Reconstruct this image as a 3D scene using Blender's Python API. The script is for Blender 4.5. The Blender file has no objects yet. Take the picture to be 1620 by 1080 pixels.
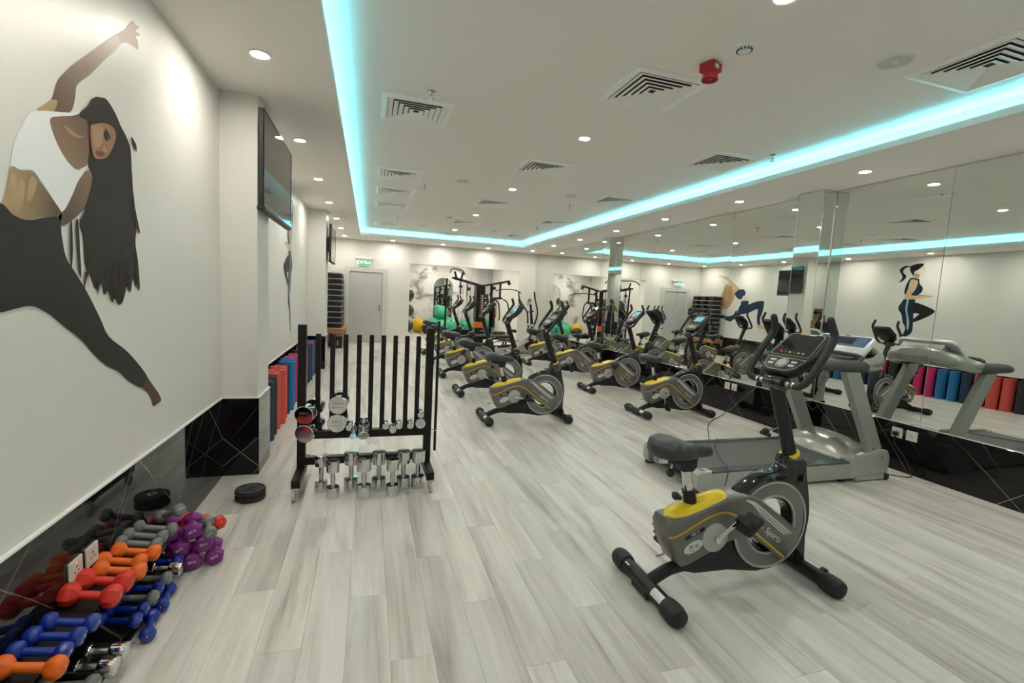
import bpy, bmesh, math, random
from mathutils import Vector, Matrix
random.seed(7)
SC = bpy.context.scene
COL = SC.collection
PI = math.pi

# ------------------------------------------------------------------ camera
CAMZ = 1.55
YAW, PITCH, ROLL, FPX = 0.298806834, 0.0943396719, 0.0521139381, 740.0
def _axes():
    cy, sy, cp, sp, cr, sr = math.cos(YAW), math.sin(YAW), math.cos(PITCH), math.sin(PITCH), math.cos(ROLL), math.sin(ROLL)
    f = Vector((sy*cp, cy*cp, -sp)); r0 = Vector((cy, -sy, 0)); u0 = r0.cross(f)
    return r0*cr + u0*sr, u0*cr - r0*sr, f
CR, CU, CF = _axes()
cam = bpy.data.cameras.new('camera'); camo = bpy.data.objects.new('camera', cam); COL.objects.link(camo)
cam.sensor_width = 36.0; cam.lens = FPX/1620*36.0; cam.clip_start = 0.03; cam.clip_end = 100
camo.matrix_world = Matrix(((CR.x, CU.x, -CF.x, 0), (CR.y, CU.y, -CF.y, 0), (CR.z, CU.z, -CF.z, CAMZ), (0, 0, 0, 1)))
SC.camera = camo
def ray(px, py):
    return CR*((px-810)/FPX) - CU*((py-540)/FPX) + CF
def onX(px, py, x):
    d = ray(px, py); t = x/d.x; return Vector((x, d.y*t, CAMZ+d.z*t))
def onY(px, py, y):
    d = ray(px, py); t = y/d.y; return Vector((d.x*t, y, CAMZ+d.z*t))
def onZ(px, py, z):
    d = ray(px, py); t = (z-CAMZ)/d.z; return Vector((d.x*t, d.y*t, z))

# ------------------------------------------------------------------ world, exposure
w = bpy.data.worlds.new('world'); SC.world = w; w.use_nodes = True
w.node_tree.nodes['Background'].inputs[0].default_value = (0.9, 0.95, 1.0, 1)
w.node_tree.nodes['Background'].inputs[1].default_value = 0.3
SC.view_settings.view_transform = 'Standard'; SC.view_settings.look = 'None'
SC.view_settings.exposure = 0.82; SC.view_settings.gamma = 1.0
SC.view_settings.use_curve_mapping = False
LAMP_POWER = 300.0      # radiance of the recessed spot lenses
LED_POWER = 13.0         # radiance of the cove strip

# ------------------------------------------------------------------ materials
def mat(name, col, rough=0.5, metal=0.0, spec=0.5, coat=0.0, emit=None, estr=0.0, var=0.0, vscale=8.0, bump=0.0, bscale=60.0, trans=0.0, gen=False):
    m = bpy.data.materials.new(name); m.use_nodes = True
    nt = m.node_tree; b = nt.nodes['Principled BSDF']
    b.inputs['Base Color'].default_value = (*col, 1); b.inputs['Roughness'].default_value = rough
    b.inputs['Metallic'].default_value = metal; b.inputs['Specular IOR Level'].default_value = spec
    if coat: b.inputs['Coat Weight'].default_value = coat; b.inputs['Coat Roughness'].default_value = 0.05
    if emit: b.inputs['Emission Color'].default_value = (*emit, 1); b.inputs['Emission Strength'].default_value = estr
    if trans: b.inputs['Transmission Weight'].default_value = trans
    if var or bump:
        tc = nt.nodes.new('ShaderNodeTexCoord')
        if var:
            n = nt.nodes.new('ShaderNodeTexNoise'); n.inputs['Scale'].default_value = vscale; n.inputs['Detail'].default_value = 3
            nt.links.new(tc.outputs['Object'], n.inputs['Vector'])
            mx = nt.nodes.new('ShaderNodeMix'); mx.data_type = 'RGBA'
            mx.inputs[6].default_value = (*[c*(1-var) for c in col], 1); mx.inputs[7].default_value = (*[min(1, c*(1+var)) for c in col], 1)
            nt.links.new(n.outputs[0], mx.inputs[0]); nt.links.new(mx.outputs[2], b.inputs['Base Color'])
        if bump:
            n2 = nt.nodes.new('ShaderNodeTexNoise'); n2.inputs['Scale'].default_value = bscale; n2.inputs['Detail'].default_value = 2
            nt.links.new(tc.outputs['Object'], n2.inputs['Vector'])
            bp = nt.nodes.new('ShaderNodeBump'); bp.inputs['Strength'].default_value = bump; bp.inputs['Distance'].default_value = 0.002
            nt.links.new(n2.outputs[0], bp.inputs['Height']); nt.links.new(bp.outputs[0], b.inputs['Normal'])
    return m

def wood_floor(name, island):
    m = mat(name, (0.6, 0.58, 0.53), 0.33, spec=0.45); nt = m.node_tree; b = nt.nodes['Principled BSDF']
    tc = nt.nodes.new('ShaderNodeTexCoord')
    if island:
        g = nt.nodes.new('ShaderNodeNewGeometry'); rnd = g.outputs['Random Per Island']
    else:
        g = nt.nodes.new('ShaderNodeObjectInfo'); rnd = g.outputs['Random']
    mul = nt.nodes.new('ShaderNodeMath'); mul.operation = 'MULTIPLY'; mul.inputs[1].default_value = 57.0; nt.links.new(rnd, mul.inputs[0])
    cx = nt.nodes.new('ShaderNodeCombineXYZ'); nt.links.new(mul.outputs[0], cx.inputs[0]); nt.links.new(mul.outputs[0], cx.inputs[2])
    add = nt.nodes.new('ShaderNodeVectorMath'); add.operation = 'ADD'
    nt.links.new(tc.outputs['Object'], add.inputs[0]); nt.links.new(cx.outputs[0], add.inputs[1])
    mp = nt.nodes.new('ShaderNodeMapping'); mp.inputs['Scale'].default_value = (9, 0.85, 1); nt.links.new(add.outputs[0], mp.inputs[0])
    n = nt.nodes.new('ShaderNodeTexNoise'); n.inputs['Scale'].default_value = 1.0; n.inputs['Detail'].default_value = 5; n.inputs['Roughness'].default_value = 0.55
    n.inputs['Distortion'].default_value = 0.4
    nt.links.new(mp.outputs[0], n.inputs['Vector'])
    mp2 = nt.nodes.new('ShaderNodeMapping'); mp2.inputs['Scale'].default_value = (70, 2.5, 1); nt.links.new(add.outputs[0], mp2.inputs[0])
    n2 = nt.nodes.new('ShaderNodeTexNoise'); n2.inputs['Scale'].default_value = 1.0; n2.inputs['Detail'].default_value = 3; nt.links.new(mp2.outputs[0], n2.inputs['Vector'])
    a2 = nt.nodes.new('ShaderNodeMath'); a2.operation = 'MULTIPLY_ADD'; a2.inputs[1].default_value = 0.25; nt.links.new(n2.outputs[0], a2.inputs[0]); nt.links.new(n.outputs[0], a2.inputs[2])
    rp = nt.nodes.new('ShaderNodeValToRGB')
    e = rp.color_ramp.elements; e[0].position = 0.38; e[0].color = (0.345, 0.32, 0.28, 1); e[1].position = 0.76; e[1].color = (0.69, 0.67, 0.62, 1)
    k = e.new(0.56); k.color = (0.565, 0.54, 0.49, 1)
    nt.links.new(a2.outputs[0], rp.inputs[0])
    hs = nt.nodes.new('ShaderNodeHueSaturation'); nt.links.new(rp.outputs[0], hs.inputs['Color'])
    mr = nt.nodes.new('ShaderNodeMapRange'); mr.inputs[3].default_value = 0.90; mr.inputs[4].default_value = 1.07; nt.links.new(rnd, mr.inputs[0])
    nt.links.new(mr.outputs[0], hs.inputs['Value']); nt.links.new(hs.outputs[0], b.inputs['Base Color'])
    bp = nt.nodes.new('ShaderNodeBump'); bp.inputs['Strength'].default_value = 0.06; bp.inputs['Distance'].default_value = 0.001
    nt.links.new(n2.outputs[0], bp.inputs['Height']); nt.links.new(bp.outputs[0], b.inputs['Normal'])
    return m

def veined(name, base, vein, scale, width, rough, seed=0.0, mask=0.5, broad=None):
    """polished stone: straight crossing veins from cell borders, broken up by noise"""
    m = mat(name, base, rough, spec=0.5); nt = m.node_tree; b = nt.nodes['Principled BSDF']
    g = nt.nodes.new('ShaderNodeNewGeometry')
    mp = nt.nodes.new('ShaderNodeMapping'); mp.inputs['Location'].default_value = (seed, seed*1.7, seed*0.6); mp.inputs['Rotation'].default_value = (0.6, 0.0, 0.0)
    mp.inputs['Scale'].default_value = (1.0, 0.75, 1.25)
    nt.links.new(g.outputs['Position'], mp.inputs[0])
    nz = nt.nodes.new('ShaderNodeTexNoise'); nz.inputs['Scale'].default_value = 2.2; nz.inputs['Detail'].default_value = 4
    nt.links.new(mp.outputs[0], nz.inputs['Vector'])
    ad = nt.nodes.new('ShaderNodeVectorMath'); ad.operation = 'SCALE'; ad.inputs['Scale'].default_value = 0.10 if broad is None else 0.7
    nt.links.new(nz.outputs['Color'], ad.inputs[0])
    sm = nt.nodes.new('ShaderNodeVectorMath'); sm.operation = 'ADD'; nt.links.new(mp.outputs[0], sm.inputs[0]); nt.links.new(ad.outputs[0], sm.inputs[1])
    out = None
    for i, (sc, wd) in enumerate(((scale, width), (scale*1.9, width*0.55))):
        v = nt.nodes.new('ShaderNodeTexVoronoi'); v.feature = 'DISTANCE_TO_EDGE'; v.inputs['Scale'].default_value = sc
        nt.links.new(sm.outputs[0], v.inputs['Vector'])
        r = nt.nodes.new('ShaderNodeMapRange'); r.inputs[1].default_value = 0.0; r.inputs[2].default_value = wd; r.inputs[3].default_value = 1.0; r.inputs[4].default_value = 0.0
        nt.links.new(v.outputs['Distance'], r.inputs[0])
        nm = nt.nodes.new('ShaderNodeTexNoise'); nm.inputs['Scale'].default_value = 1.3 + i; nm.inputs['Detail'].default_value = 2
        nt.links.new(mp.outputs[0], nm.inputs['Vector'])
        r2 = nt.nodes.new('ShaderNodeMapRange'); r2.inputs[1].default_value = mask; r2.inputs[2].default_value = mask+0.12; r2.inputs[4].default_value = 1.0 if i == 0 else 0.45
        nt.links.new(nm.outputs[0], r2.inputs[0])
        mm = nt.nodes.new('ShaderNodeMath'); mm.operation = 'MULTIPLY'; nt.links.new(r.outputs[0], mm.inputs[0]); nt.links.new(r2.outputs[0], mm.inputs[1])
        if out is None: out = mm
        else:
            mx2 = nt.nodes.new('ShaderNodeMath'); mx2.operation = 'MAXIMUM'; nt.links.new(out.outputs[0], mx2.inputs[0]); nt.links.new(mm.outputs[0], mx2.inputs[1]); out = mx2
    mx = nt.nodes.new('ShaderNodeMix'); mx.data_type = 'RGBA'; mx.inputs[6].default_value = (*base, 1); mx.inputs[7].default_value = (*vein, 1)
    nt.links.new(out.outputs[0], mx.inputs[0])
    nt.links.new(mx.outputs[2], b.inputs['Base Color'])
    return m

def line_marble(name):
    """black polished stone crossed by thin straight pale veins in two diagonal families"""
    m = mat(name, (0.006, 0.006, 0.007), 0.035, spec=0.38); nt = m.node_tree; b = nt.nodes['Principled BSDF']
    g = nt.nodes.new('ShaderNodeNewGeometry'); acc = None
    for vec, sc, wd, msk, off, ns in (((0.66, 0.66, -0.75), 2.1, 0.0065, 0.36, 0.3, 0.7), ((0.70, 0.70, 0.72), 1.35, 0.0050, 0.40, 5.1, 0.9), ((0.80, 0.80, -0.60), 3.3, 0.005, 0.48, 9.7, 1.2)):
        dt = nt.nodes.new('ShaderNodeVectorMath'); dt.operation = 'DOT_PRODUCT'; dt.inputs[1].default_value = vec; nt.links.new(g.outputs['Position'], dt.inputs[0])
        nz = nt.nodes.new('ShaderNodeTexNoise'); nz.inputs['Scale'].default_value = 1.6; nz.inputs['Detail'].default_value = 5; nt.links.new(g.outputs['Position'], nz.inputs['Vector'])
        ma = nt.nodes.new('ShaderNodeMath'); ma.operation = 'MULTIPLY_ADD'; ma.inputs[1].default_value = 0.05; nt.links.new(nz.outputs[0], ma.inputs[0]); nt.links.new(dt.outputs['Value'], ma.inputs[2])
        ad = nt.nodes.new('ShaderNodeMath'); ad.operation = 'ADD'; ad.inputs[1].default_value = off; nt.links.new(ma.outputs[0], ad.inputs[0])
        v = nt.nodes.new('ShaderNodeTexVoronoi'); v.voronoi_dimensions = '1D'; v.feature = 'DISTANCE_TO_EDGE'; v.inputs['Scale'].default_value = sc; nt.links.new(ad.outputs[0], v.inputs['W'])
        r = nt.nodes.new('ShaderNodeMapRange'); r.inputs[1].default_value = 0.0; r.inputs[2].default_value = wd; r.inputs[3].default_value = 1.0; r.inputs[4].default_value = 0.0; nt.links.new(v.outputs['Distance'], r.inputs[0])
        nm = nt.nodes.new('ShaderNodeTexNoise'); nm.inputs['Scale'].default_value = 1.1; nm.inputs['Detail'].default_value = 3
        sh = nt.nodes.new('ShaderNodeVectorMath'); sh.operation = 'ADD'; sh.inputs[1].default_value = (off*3, off, 0); nt.links.new(g.outputs['Position'], sh.inputs[0]); nt.links.new(sh.outputs[0], nm.inputs['Vector'])
        r2 = nt.nodes.new('ShaderNodeMapRange'); r2.inputs[1].default_value = msk; r2.inputs[2].default_value = msk+0.14; r2.inputs[4].default_value = ns; nt.links.new(nm.outputs[0], r2.inputs[0])
        mm = nt.nodes.new('ShaderNodeMath'); mm.operation = 'MULTIPLY'; nt.links.new(r.outputs[0], mm.inputs[0]); nt.links.new(r2.outputs[0], mm.inputs[1])
        if acc is None: acc = mm
        else:
            mx = nt.nodes.new('ShaderNodeMath'); mx.operation = 'MAXIMUM'; nt.links.new(acc.outputs[0], mx.inputs[0]); nt.links.new(mm.outputs[0], mx.inputs[1]); acc = mx
    cl = nt.nodes.new('ShaderNodeMath'); cl.operation = 'MINIMUM'; cl.inputs[1].default_value = 1.0; nt.links.new(acc.outputs[0], cl.inputs[0])
    mx = nt.nodes.new('ShaderNodeMix'); mx.data_type = 'RGBA'; mx.inputs[6].default_value = (0.006, 0.006, 0.007, 1); mx.inputs[7].default_value = (0.46, 0.40, 0.33, 1)
    nt.links.new(cl.outputs[0], mx.inputs[0]); nt.links.new(mx.outputs[2], b.inputs['Base Color']); return m

def wood(name, c0, c1, rough=0.4, scale=(2, 14, 14)):
    m = mat(name, c0, rough); nt = m.node_tree; b = nt.nodes['Principled BSDF']
    tc = nt.nodes.new('ShaderNodeTexCoord'); mp = nt.nodes.new('ShaderNodeMapping'); mp.inputs['Scale'].default_value = scale
    nt.links.new(tc.outputs['Object'], mp.inputs[0]); n = nt.nodes.new('ShaderNodeTexNoise'); n.inputs['Scale'].default_value = 2; n.inputs['Detail'].default_value = 5
    nt.links.new(mp.outputs[0], n.inputs['Vector']); mx = nt.nodes.new('ShaderNodeMix'); mx.data_type = 'RGBA'
    mx.inputs[6].default_value = (*c0, 1); mx.inputs[7].default_value = (*c1, 1); nt.links.new(n.outputs[0], mx.inputs[0]); nt.links.new(mx.outputs[2], b.inputs['Base Color'])
    return m

M = {}
M['wall'] = mat('wall_paint', (0.74, 0.73, 0.685), 0.42, spec=0.35, var=0.012, vscale=1.5, bump=0.02, bscale=180)
M['ceil'] = mat('ceiling_paint', (0.90, 0.87, 0.825), 0.7, spec=0.2, var=0.01, vscale=1.2)
M['door'] = mat('door_laminate', (0.50, 0.51, 0.49), 0.45, var=0.03, vscale=30)
M['frame'] = mat('door_frame_paint', (0.60, 0.60, 0.57), 0.45, var=0.01)
M['floor'] = wood_floor('plank_wood', False); M['floor2'] = wood_floor('plank_wood_far', True)
M['sub'] = mat('subfloor', (0.33, 0.31, 0.28), 0.8, var=0.05)
M['marble'] = line_marble('black_marble')
M['wmarble'] = veined('veined_wallpaper', (0.76, 0.75, 0.74), (0.24, 0.22, 0.22), 0.5, 0.075, 0.5, 1.4, 0.44, broad=True)
M['mirror'] = mat('mirror_glass', (0.80, 0.835, 0.80), 0.0, metal=1.0)
M['mirroredge'] = mat('mirror_edge_glass', (0.42, 0.52, 0.47), 0.08, spec=0.8)
M['flute'] = mat('fluted_panel', (0.62, 0.61, 0.60), 0.5, var=0.02)
M['white'] = mat('white_plastic', (0.80, 0.80, 0.78), 0.35, var=0.01)
M['vent'] = mat('diffuser_enamel', (0.92, 0.92, 0.88), 0.4, var=0.01)
M['dark'] = mat('dark_cavity', (0.03, 0.03, 0.03), 0.8, var=0.05)
M['lens'] = mat('lamp_lens', (1, 1, 1), 0.5, emit=(1.0, 0.93, 0.825), estr=LAMP_POWER)
M['led'] = mat('led_strip', (0.2, 0.8, 1), 0.5, emit=(0.16, 0.82, 1.0), estr=LED_POWER)
M['chrome'] = mat('chrome', (0.66, 0.66, 0.66), 0.09, metal=1.0, var=0.02, vscale=20)
M['steel'] = mat('brushed_steel', (0.55, 0.55, 0.55), 0.25, metal=1.0, var=0.04)
M['black'] = mat('black_powder_coat', (0.009, 0.009, 0.010), 0.42, spec=0.3, var=0.08, vscale=30)
M['plastic'] = mat('black_plastic', (0.012, 0.0125, 0.014), 0.45, spec=0.4, var=0.08, vscale=20, bump=0.05, bscale=400)
M['gloss'] = mat('glossy_black_plastic', (0.008, 0.009, 0.011), 0.10, coat=0.5, var=0.05)
M['rubber'] = mat('black_rubber', (0.014, 0.014, 0.015), 0.6, var=0.1, vscale=40)
M['vinyl'] = mat('saddle_vinyl', (0.035, 0.037, 0.04), 0.42, var=0.1, vscale=25, bump=0.1, bscale=300)
M['foam'] = mat('grip_foam', (0.022, 0.024, 0.027), 0.62, var=0.08, bump=0.1, bscale=300)

# ------------------------------------------------------------------ mesh building
def catmull(pts, n=6, closed=False):
    P = [Vector(p) for p in pts]; out = []; N = len(P)
    rng = N if closed else N-1
    for i in range(rng):
        if closed: p0, p1, p2, p3 = P[(i-1) % N], P[i], P[(i+1) % N], P[(i+2) % N]
        else: p0, p1, p2, p3 = P[max(i-1, 0)], P[i], P[i+1], P[min(i+2, N-1)]
        for k in range(n):
            t = k/n
            out.append(0.5*((2*p1)+(p2-p0)*t+(2*p0-5*p1+4*p2-p3)*t*t+(3*p1-p0-3*p2+p3)*t**3))
    if not closed: out.append(P[-1].copy())
    return out
def frame_for(d):
    d = d.normalized(); a = Vector((0, 0, 1)) if abs(d.z) < 0.95 else Vector((1, 0, 0))
    u = d.cross(a).normalized(); return u, d.cross(u).normalized()
def inset2(poly, d):
    n = len(poly); out = []
    area = sum(poly[i][0]*poly[(i+1) % n][1]-poly[(i+1) % n][0]*poly[i][1] for i in range(n)); s = 1 if area > 0 else -1
    for i in range(n):
        a, b, c = Vector(poly[i-1][:2]), Vector(poly[i][:2]), Vector(poly[(i+1) % n][:2])
        e1 = (b-a).normalized() if (b-a).length > 1e-9 else Vector((1, 0)); e2 = (c-b).normalized() if (c-b).length > 1e-9 else e1
        n1 = Vector((-e1.y, e1.x))*s; n2 = Vector((-e2.y, e2.x))*s
        nn = n1+n2
        if nn.length < 0.2: nn = n1
        nn.normalize(); k = d/max(0.5, nn.dot(n1))
        out.append((b.x+nn.x*k, b.y+nn.y*k))
    return out
class B:
    def __init__(s): s.v = []; s.f = []; s.mi = []; s.cur = 0
    def add(s, vs, fs, T=None):
        o = len(s.v)
        for p in vs:
            p = Vector(p); s.v.append(T @ p if T else p)
        for f in fs: s.f.append([o+i for i in f]); s.mi.append(s.cur)
        return s
    def box(s, x0, x1, y0, y1, z0, z1, T=None):
        return s.add([(x0, y0, z0), (x1, y0, z0), (x1, y1, z0), (x0, y1, z0), (x0, y0, z1), (x1, y0, z1), (x1, y1, z1), (x0, y1, z1)],
                     [(3, 2, 1, 0), (4, 5, 6, 7), (0, 1, 5, 4), (1, 2, 6, 5), (2, 3, 7, 6), (3, 0, 4, 7)], T)
    def bbox(s, x0, x1, y0, y1, z0, z1, b=0.004, T=None):
        """box with chamfered edges"""
        b = min(b, (x1-x0)/2.01, (y1-y0)/2.01, (z1-z0)/2.01)
        rings = []
        for z, i in ((z0, b), (z0+b, 0), (z1-b, 0), (z1, b)):
            a0, a1, c0, c1 = x0+i, x1-i, y0+i, y1-i; k = b if i == 0 else b*0.4
            rings.append([(a0+k, c0, z), (a1-k, c0, z), (a1, c0+k, z), (a1, c1-k, z), (a1-k, c1, z), (a0+k, c1, z), (a0, c1-k, z), (a0, c0+k, z)])
        return s.rings(rings, T=T)
    def rings(s, rings, closed=True, caps=True, T=None):
        n = len(rings[0]); vs = [p for r in rings for p in r]; fs = []
        for i in range(len(rings)-1):
            for j in range(n if closed else n-1):
                k = (j+1) % n; fs.append((i*n+j, i*n+k, (i+1)*n+k, (i+1)*n+j))
        if caps: fs.append(tuple(range(n-1, -1, -1))); fs.append(tuple((len(rings)-1)*n+j for j in range(n)))
        return s.add(vs, fs, T)
    def cyl(s, p0, p1, r0, r1=None, n=16, bev=0.0, T=None):
        p0, p1 = Vector(p0), Vector(p1); r1 = r0 if r1 is None else r1; d = p1-p0; u, v = frame_for(d); dn = d.normalized()
        st = [(p0, r0), (p1, r1)]
        if bev: st = [(p0, r0-bev), (p0+dn*bev*0.3, r0-bev*0.3), (p0+dn*bev, r0), (p1-dn*bev, r1), (p1-dn*bev*0.3, r1-bev*0.3), (p1, r1-bev)]
        return s.rings([[p+(u*math.cos(2*PI*k/n)+v*math.sin(2*PI*k/n))*r for k in range(n)] for p, r in st], T=T)
    def tube(s, pts, r, n=10, caps=True, T=None, sm=0, closed=False, flat=1.0, up=None):
        P = catmull(pts, sm, closed) if sm else [Vector(p) for p in pts]
        N = len(P); rr = r if isinstance(r, (list, tuple)) else None
        rings = []; pu = None
        for i, p in enumerate(P):
            if closed: d = P[(i+1) % N]-P[i-1]
            else: d = P[min(i+1, N-1)]-P[max(i-1, 0)]
            d.normalize()
            if pu is None:
                if up: u = (Vector(up)-d*d.dot(Vector(up))).normalized()
                else: u, _ = frame_for(d)
            else: u = (pu-d*pu.dot(d)).normalized()
            pu = u; v = d.cross(u)
            if rr: t = i/(N-1)*(len(rr)-1); a = int(min(t, len(rr)-2)) if len(rr) > 1 else 0; q = rr[a]+(rr[min(a+1, len(rr)-1)]-rr[a])*(t-a)
            else: q = r
            rings.append([p+u*(math.cos(2*PI*k/n)*q)+v*(math.sin(2*PI*k/n)*q*flat) for k in range(n)])
        if closed: rings.append(rings[0]); return s.rings(rings, caps=False, T=T)
        return s.rings(rings, caps=caps, T=T)
    def lathe(s, prof, n=24, axis='z', o=(0, 0, 0), T=None, caps=True):
        rings = []
        for r, h in prof:
            ring = []
            for k in range(n):
                a = 2*PI*k/n; c, d = r*math.cos(a), r*math.sin(a)
                p = (c, d, h) if axis == 'z' else ((h, c, d) if axis == 'x' else (d, h, c))
                ring.append((p[0]+o[0], p[1]+o[1], p[2]+o[2]))
            rings.append(ring)
        return s.rings(rings, caps=caps, T=T)
    def sphere(s, c, r, n=20, m=12, sq=(1, 1, 1), T=None):
        pr = [(max(1e-4, math.sin(PI*i/m)), -math.cos(PI*i/m)) for i in range(m+1)]
        rings = [[(c[0]+r*sq[0]*a*math.cos(2*PI*k/n), c[1]+r*sq[1]*a*math.sin(2*PI*k/n), c[2]+r*sq[2]*h) for k in range(n)] for a, h in pr]
        return s.rings(rings, T=T)
    def torus(s, c, R, r, axis='z', n=32, m=8, T=None):
        pts = []
        for k in range(n):
            a = 2*PI*k/n; x, y = R*math.cos(a), R*math.sin(a)
            pts.append({'z': (c[0]+x, c[1]+y, c[2]), 'y': (c[0]+x, c[1], c[2]+y), 'x': (c[0], c[1]+x, c[2]+y)}[axis])
        return s.tube(pts, r, n=m, closed=True, T=T)
    def prism(s, poly, a0, a1, bev=0.0, plane='xz', T=None, steps=1):
        """2D outline extruded across the third axis; plane xz -> y, xy -> z, yz -> x"""
        f = {'xz': lambda p, a: (p[0], a, p[1]), 'xy': lambda p, a: (p[0], p[1], a), 'yz': lambda p, a: (a, p[0], p[1])}[plane]
        sg = 1 if a1 > a0 else -1
        if bev:
            st = []
            for k in range(steps+1):
                t = k/steps*PI/2; st.append((a0+sg*bev*(1-math.sin(t)) if False else a0+sg*bev*(1-math.cos(t)), bev*(1-math.sin(t))))
            rr = [[f(p, a) for p in inset2(poly, i)] for a, i in st]
            rr += [[f(p, a1-(a-a0)) for p in inset2(poly, i)] for a, i in reversed(st)]
        else: rr = [[f(p, a0) for p in poly], [f(p, a1) for p in poly]]
        return s.rings(rr, T=T)
    def ring_prism(s, outer, inner, a0, a1, plane='xz', T=None):
        f = {'xz': lambda p, a: (p[0], a, p[1]), 'xy': lambda p, a: (p[0], p[1], a), 'yz': lambda p, a: (a, p[0], p[1])}[plane]
        n = len(outer); R = [[f(p, a0) for p in inner], [f(p, a0) for p in outer], [f(p, a1) for p in outer], [f(p, a1) for p in inner]]
        R.append(R[0]); return s.rings(R, caps=False, T=T)
    def mesh(s, name, mats, smooth=True, angle=35):
        me = bpy.data.meshes.new(name); me.from_pydata([tuple(p) for p in s.v], [], s.f)
        bm = bmesh.new(); bm.from_mesh(me); bmesh.ops.remove_doubles(bm, verts=bm.verts, dist=1e-6)
        bmesh.ops.recalc_face_normals(bm, faces=bm.faces)
        bm.to_mesh(me); bm.free()
        if not isinstance(mats, (list, tuple)): mats = [mats]
        for m in mats: me.materials.append(m)
        if len(mats) > 1 and len(me.polygons) == len(s.mi):
            for p, i in zip(me.polygons, s.mi): p.material_index = i
        if smooth:
            for p in me.polygons: p.use_smooth = True
            me.set_sharp_from_angle(angle=math.radians(angle))
        return me
    def build(s, name, mats, parent=None, smooth=True, angle=35, loc=None, rot=None):
        o = bpy.data.objects.new(name, s.mesh(name, mats, smooth, angle)); COL.objects.link(o)
        if parent: o.parent = parent
        if loc: o.location = loc
        if rot: o.rotation_euler = rot
        return o
def tag(o, label, cat, group=None):
    o['label'] = label; o['category'] = cat
    if group: o['group'] = group
    return o
def thing(name, label, cat, loc=(0, 0, 0), rz=0.0, group=None):
    o = bpy.data.objects.new(name, None); o.empty_display_size = 0.1; COL.objects.link(o); o.location = loc; o.rotation_euler = (0, 0, rz)
    return tag(o, label, cat, group)
def struct(o): o['kind'] = 'structure'; return o
def inst(o, parent, loc=None, rot=None):
    c = o.copy(); COL.objects.link(c); c.parent = parent
    if loc is not None: c.location = loc
    if rot is not None: c.rotation_euler = rot
    return c
KIDS = {}
def copy_tree(o, parent=None, label=None, group=None):
    c = o.copy(); COL.objects.link(c); c.parent = parent
    if label: c['label'] = label
    if group: c['group'] = group
    for ch in [x for x in bpy.data.objects if x.parent == o]: copy_tree(ch, c)
    return c
_txt = {}
def text_mesh(s, size, mname, ext=0.0006, align='CENTER'):
    k = (s, size, mname)
    if k in _txt: return _txt[k]
    cu = bpy.data.curves.new('lettering', 'FONT'); cu.body = s; cu.size = size; cu.extrude = ext; cu.align_x = align; cu.align_y = 'CENTER'; cu.resolution_u = 2
    ob = bpy.data.objects.new('lettering', cu); COL.objects.link(ob)
    dg = bpy.context.evaluated_depsgraph_get(); me = bpy.data.meshes.new_from_object(ob.evaluated_get(dg))
    bpy.data.objects.remove(ob); bpy.data.curves.remove(cu); me.materials.clear(); me.materials.append(M[mname]); _txt[k] = me; return me
def text(s, size, mname, parent, mtx, name='lettering'):
    o = bpy.data.objects.new(name, text_mesh(s, size, mname)); COL.objects.link(o); o.parent = parent; o.matrix_local = mtx; return o
def basis(xd, yd, loc):
    x = Vector(xd).normalized(); y = Vector(yd); y = (y-x*x.dot(y)).normalized(); z = x.cross(y)
    return Matrix(((x.x, y.x, z.x, loc[0]), (x.y, y.y, z.y, loc[1]), (x.z, y.z, z.z, loc[2]), (0, 0, 0, 1)))
def circ(cx, cy, r, n=32, a0=0, a1=2*PI, end=False):
    return [(cx+r*math.cos(a0+(a1-a0)*k/n), cy+r*math.sin(a0+(a1-a0)*k/n)) for k in range(n+(1 if end else 0))]
# ================================================================== the room
XL, XR, YB, YF, ZC, ZU = -1.11, 5.18, 14.45, -3.0, 2.98, 3.15
# ---- floor: planks 183 mm wide, about 1.22 m long, running down the room
fl = struct(B().box(XL-0.2, XR+0.25, YF-0.1, 19.2, -0.06, -0.012).build('floor', M['sub'], smooth=False))
PW, PL = 0.183, 1.22
planks = []
def stag(k): return ((k*0.377) % 1.0)*PL
k0 = int(math.floor((XL-0.117)/PW)); k1 = int(math.ceil((XR-0.117)/PW))
for k in range(k0, k1):
    x0, x1 = 0.117+k*PW, 0.117+(k+1)*PW; cx0, cx1 = max(x0, XL), min(x1, XR)
    if cx1-cx0 < 0.01: continue
    ys = -3.0-stag(k)+(0.0)
    while ys < 18.95:
        y0, y1 = max(ys, YF), min(ys+PL, 18.95); ys += PL
        if y1-y0 < 0.02: continue
        if y0 > YB and (cx1 < 1.0 or cx0 > 4.85): continue
        planks.append((cx0, cx1, y0, y1))
def pscore(p):
    c = Vector(((p[0]+p[1])/2, max(p[2], min(p[3], 1.8)) if p[2] < 1.8 < p[3] else (p[2]+p[3])/2, -CAMZ)); d = c.dot(CF)
    if d < 0.5: return 0
    u, v = c.dot(CR)/d*FPX, -c.dot(CU)/d*FPX
    if abs(u) > 900 or abs(v) > 640: return 0
    return (p[1]-p[0])*(p[3]-p[2])/d**3
planks.sort(key=pscore, reverse=True)
def plank_mesh(b, x0, x1, y0, y1):
    g = 0.0003; c = 0.0007
    x0 += g; x1 -= g; y0 += g; y1 -= g
    b.rings([[(x0, y0, -0.012), (x1, y0, -0.012), (x1, y1, -0.012), (x0, y1, -0.012)], [(x0, y0, -c), (x1, y0, -c), (x1, y1, -c), (x0, y1, -c)],
             [(x0+c, y0+c, 0), (x1-c, y0+c, 0), (x1-c, y1-c, 0), (x0+c, y1-c, 0)]])
pcache = {}
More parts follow.
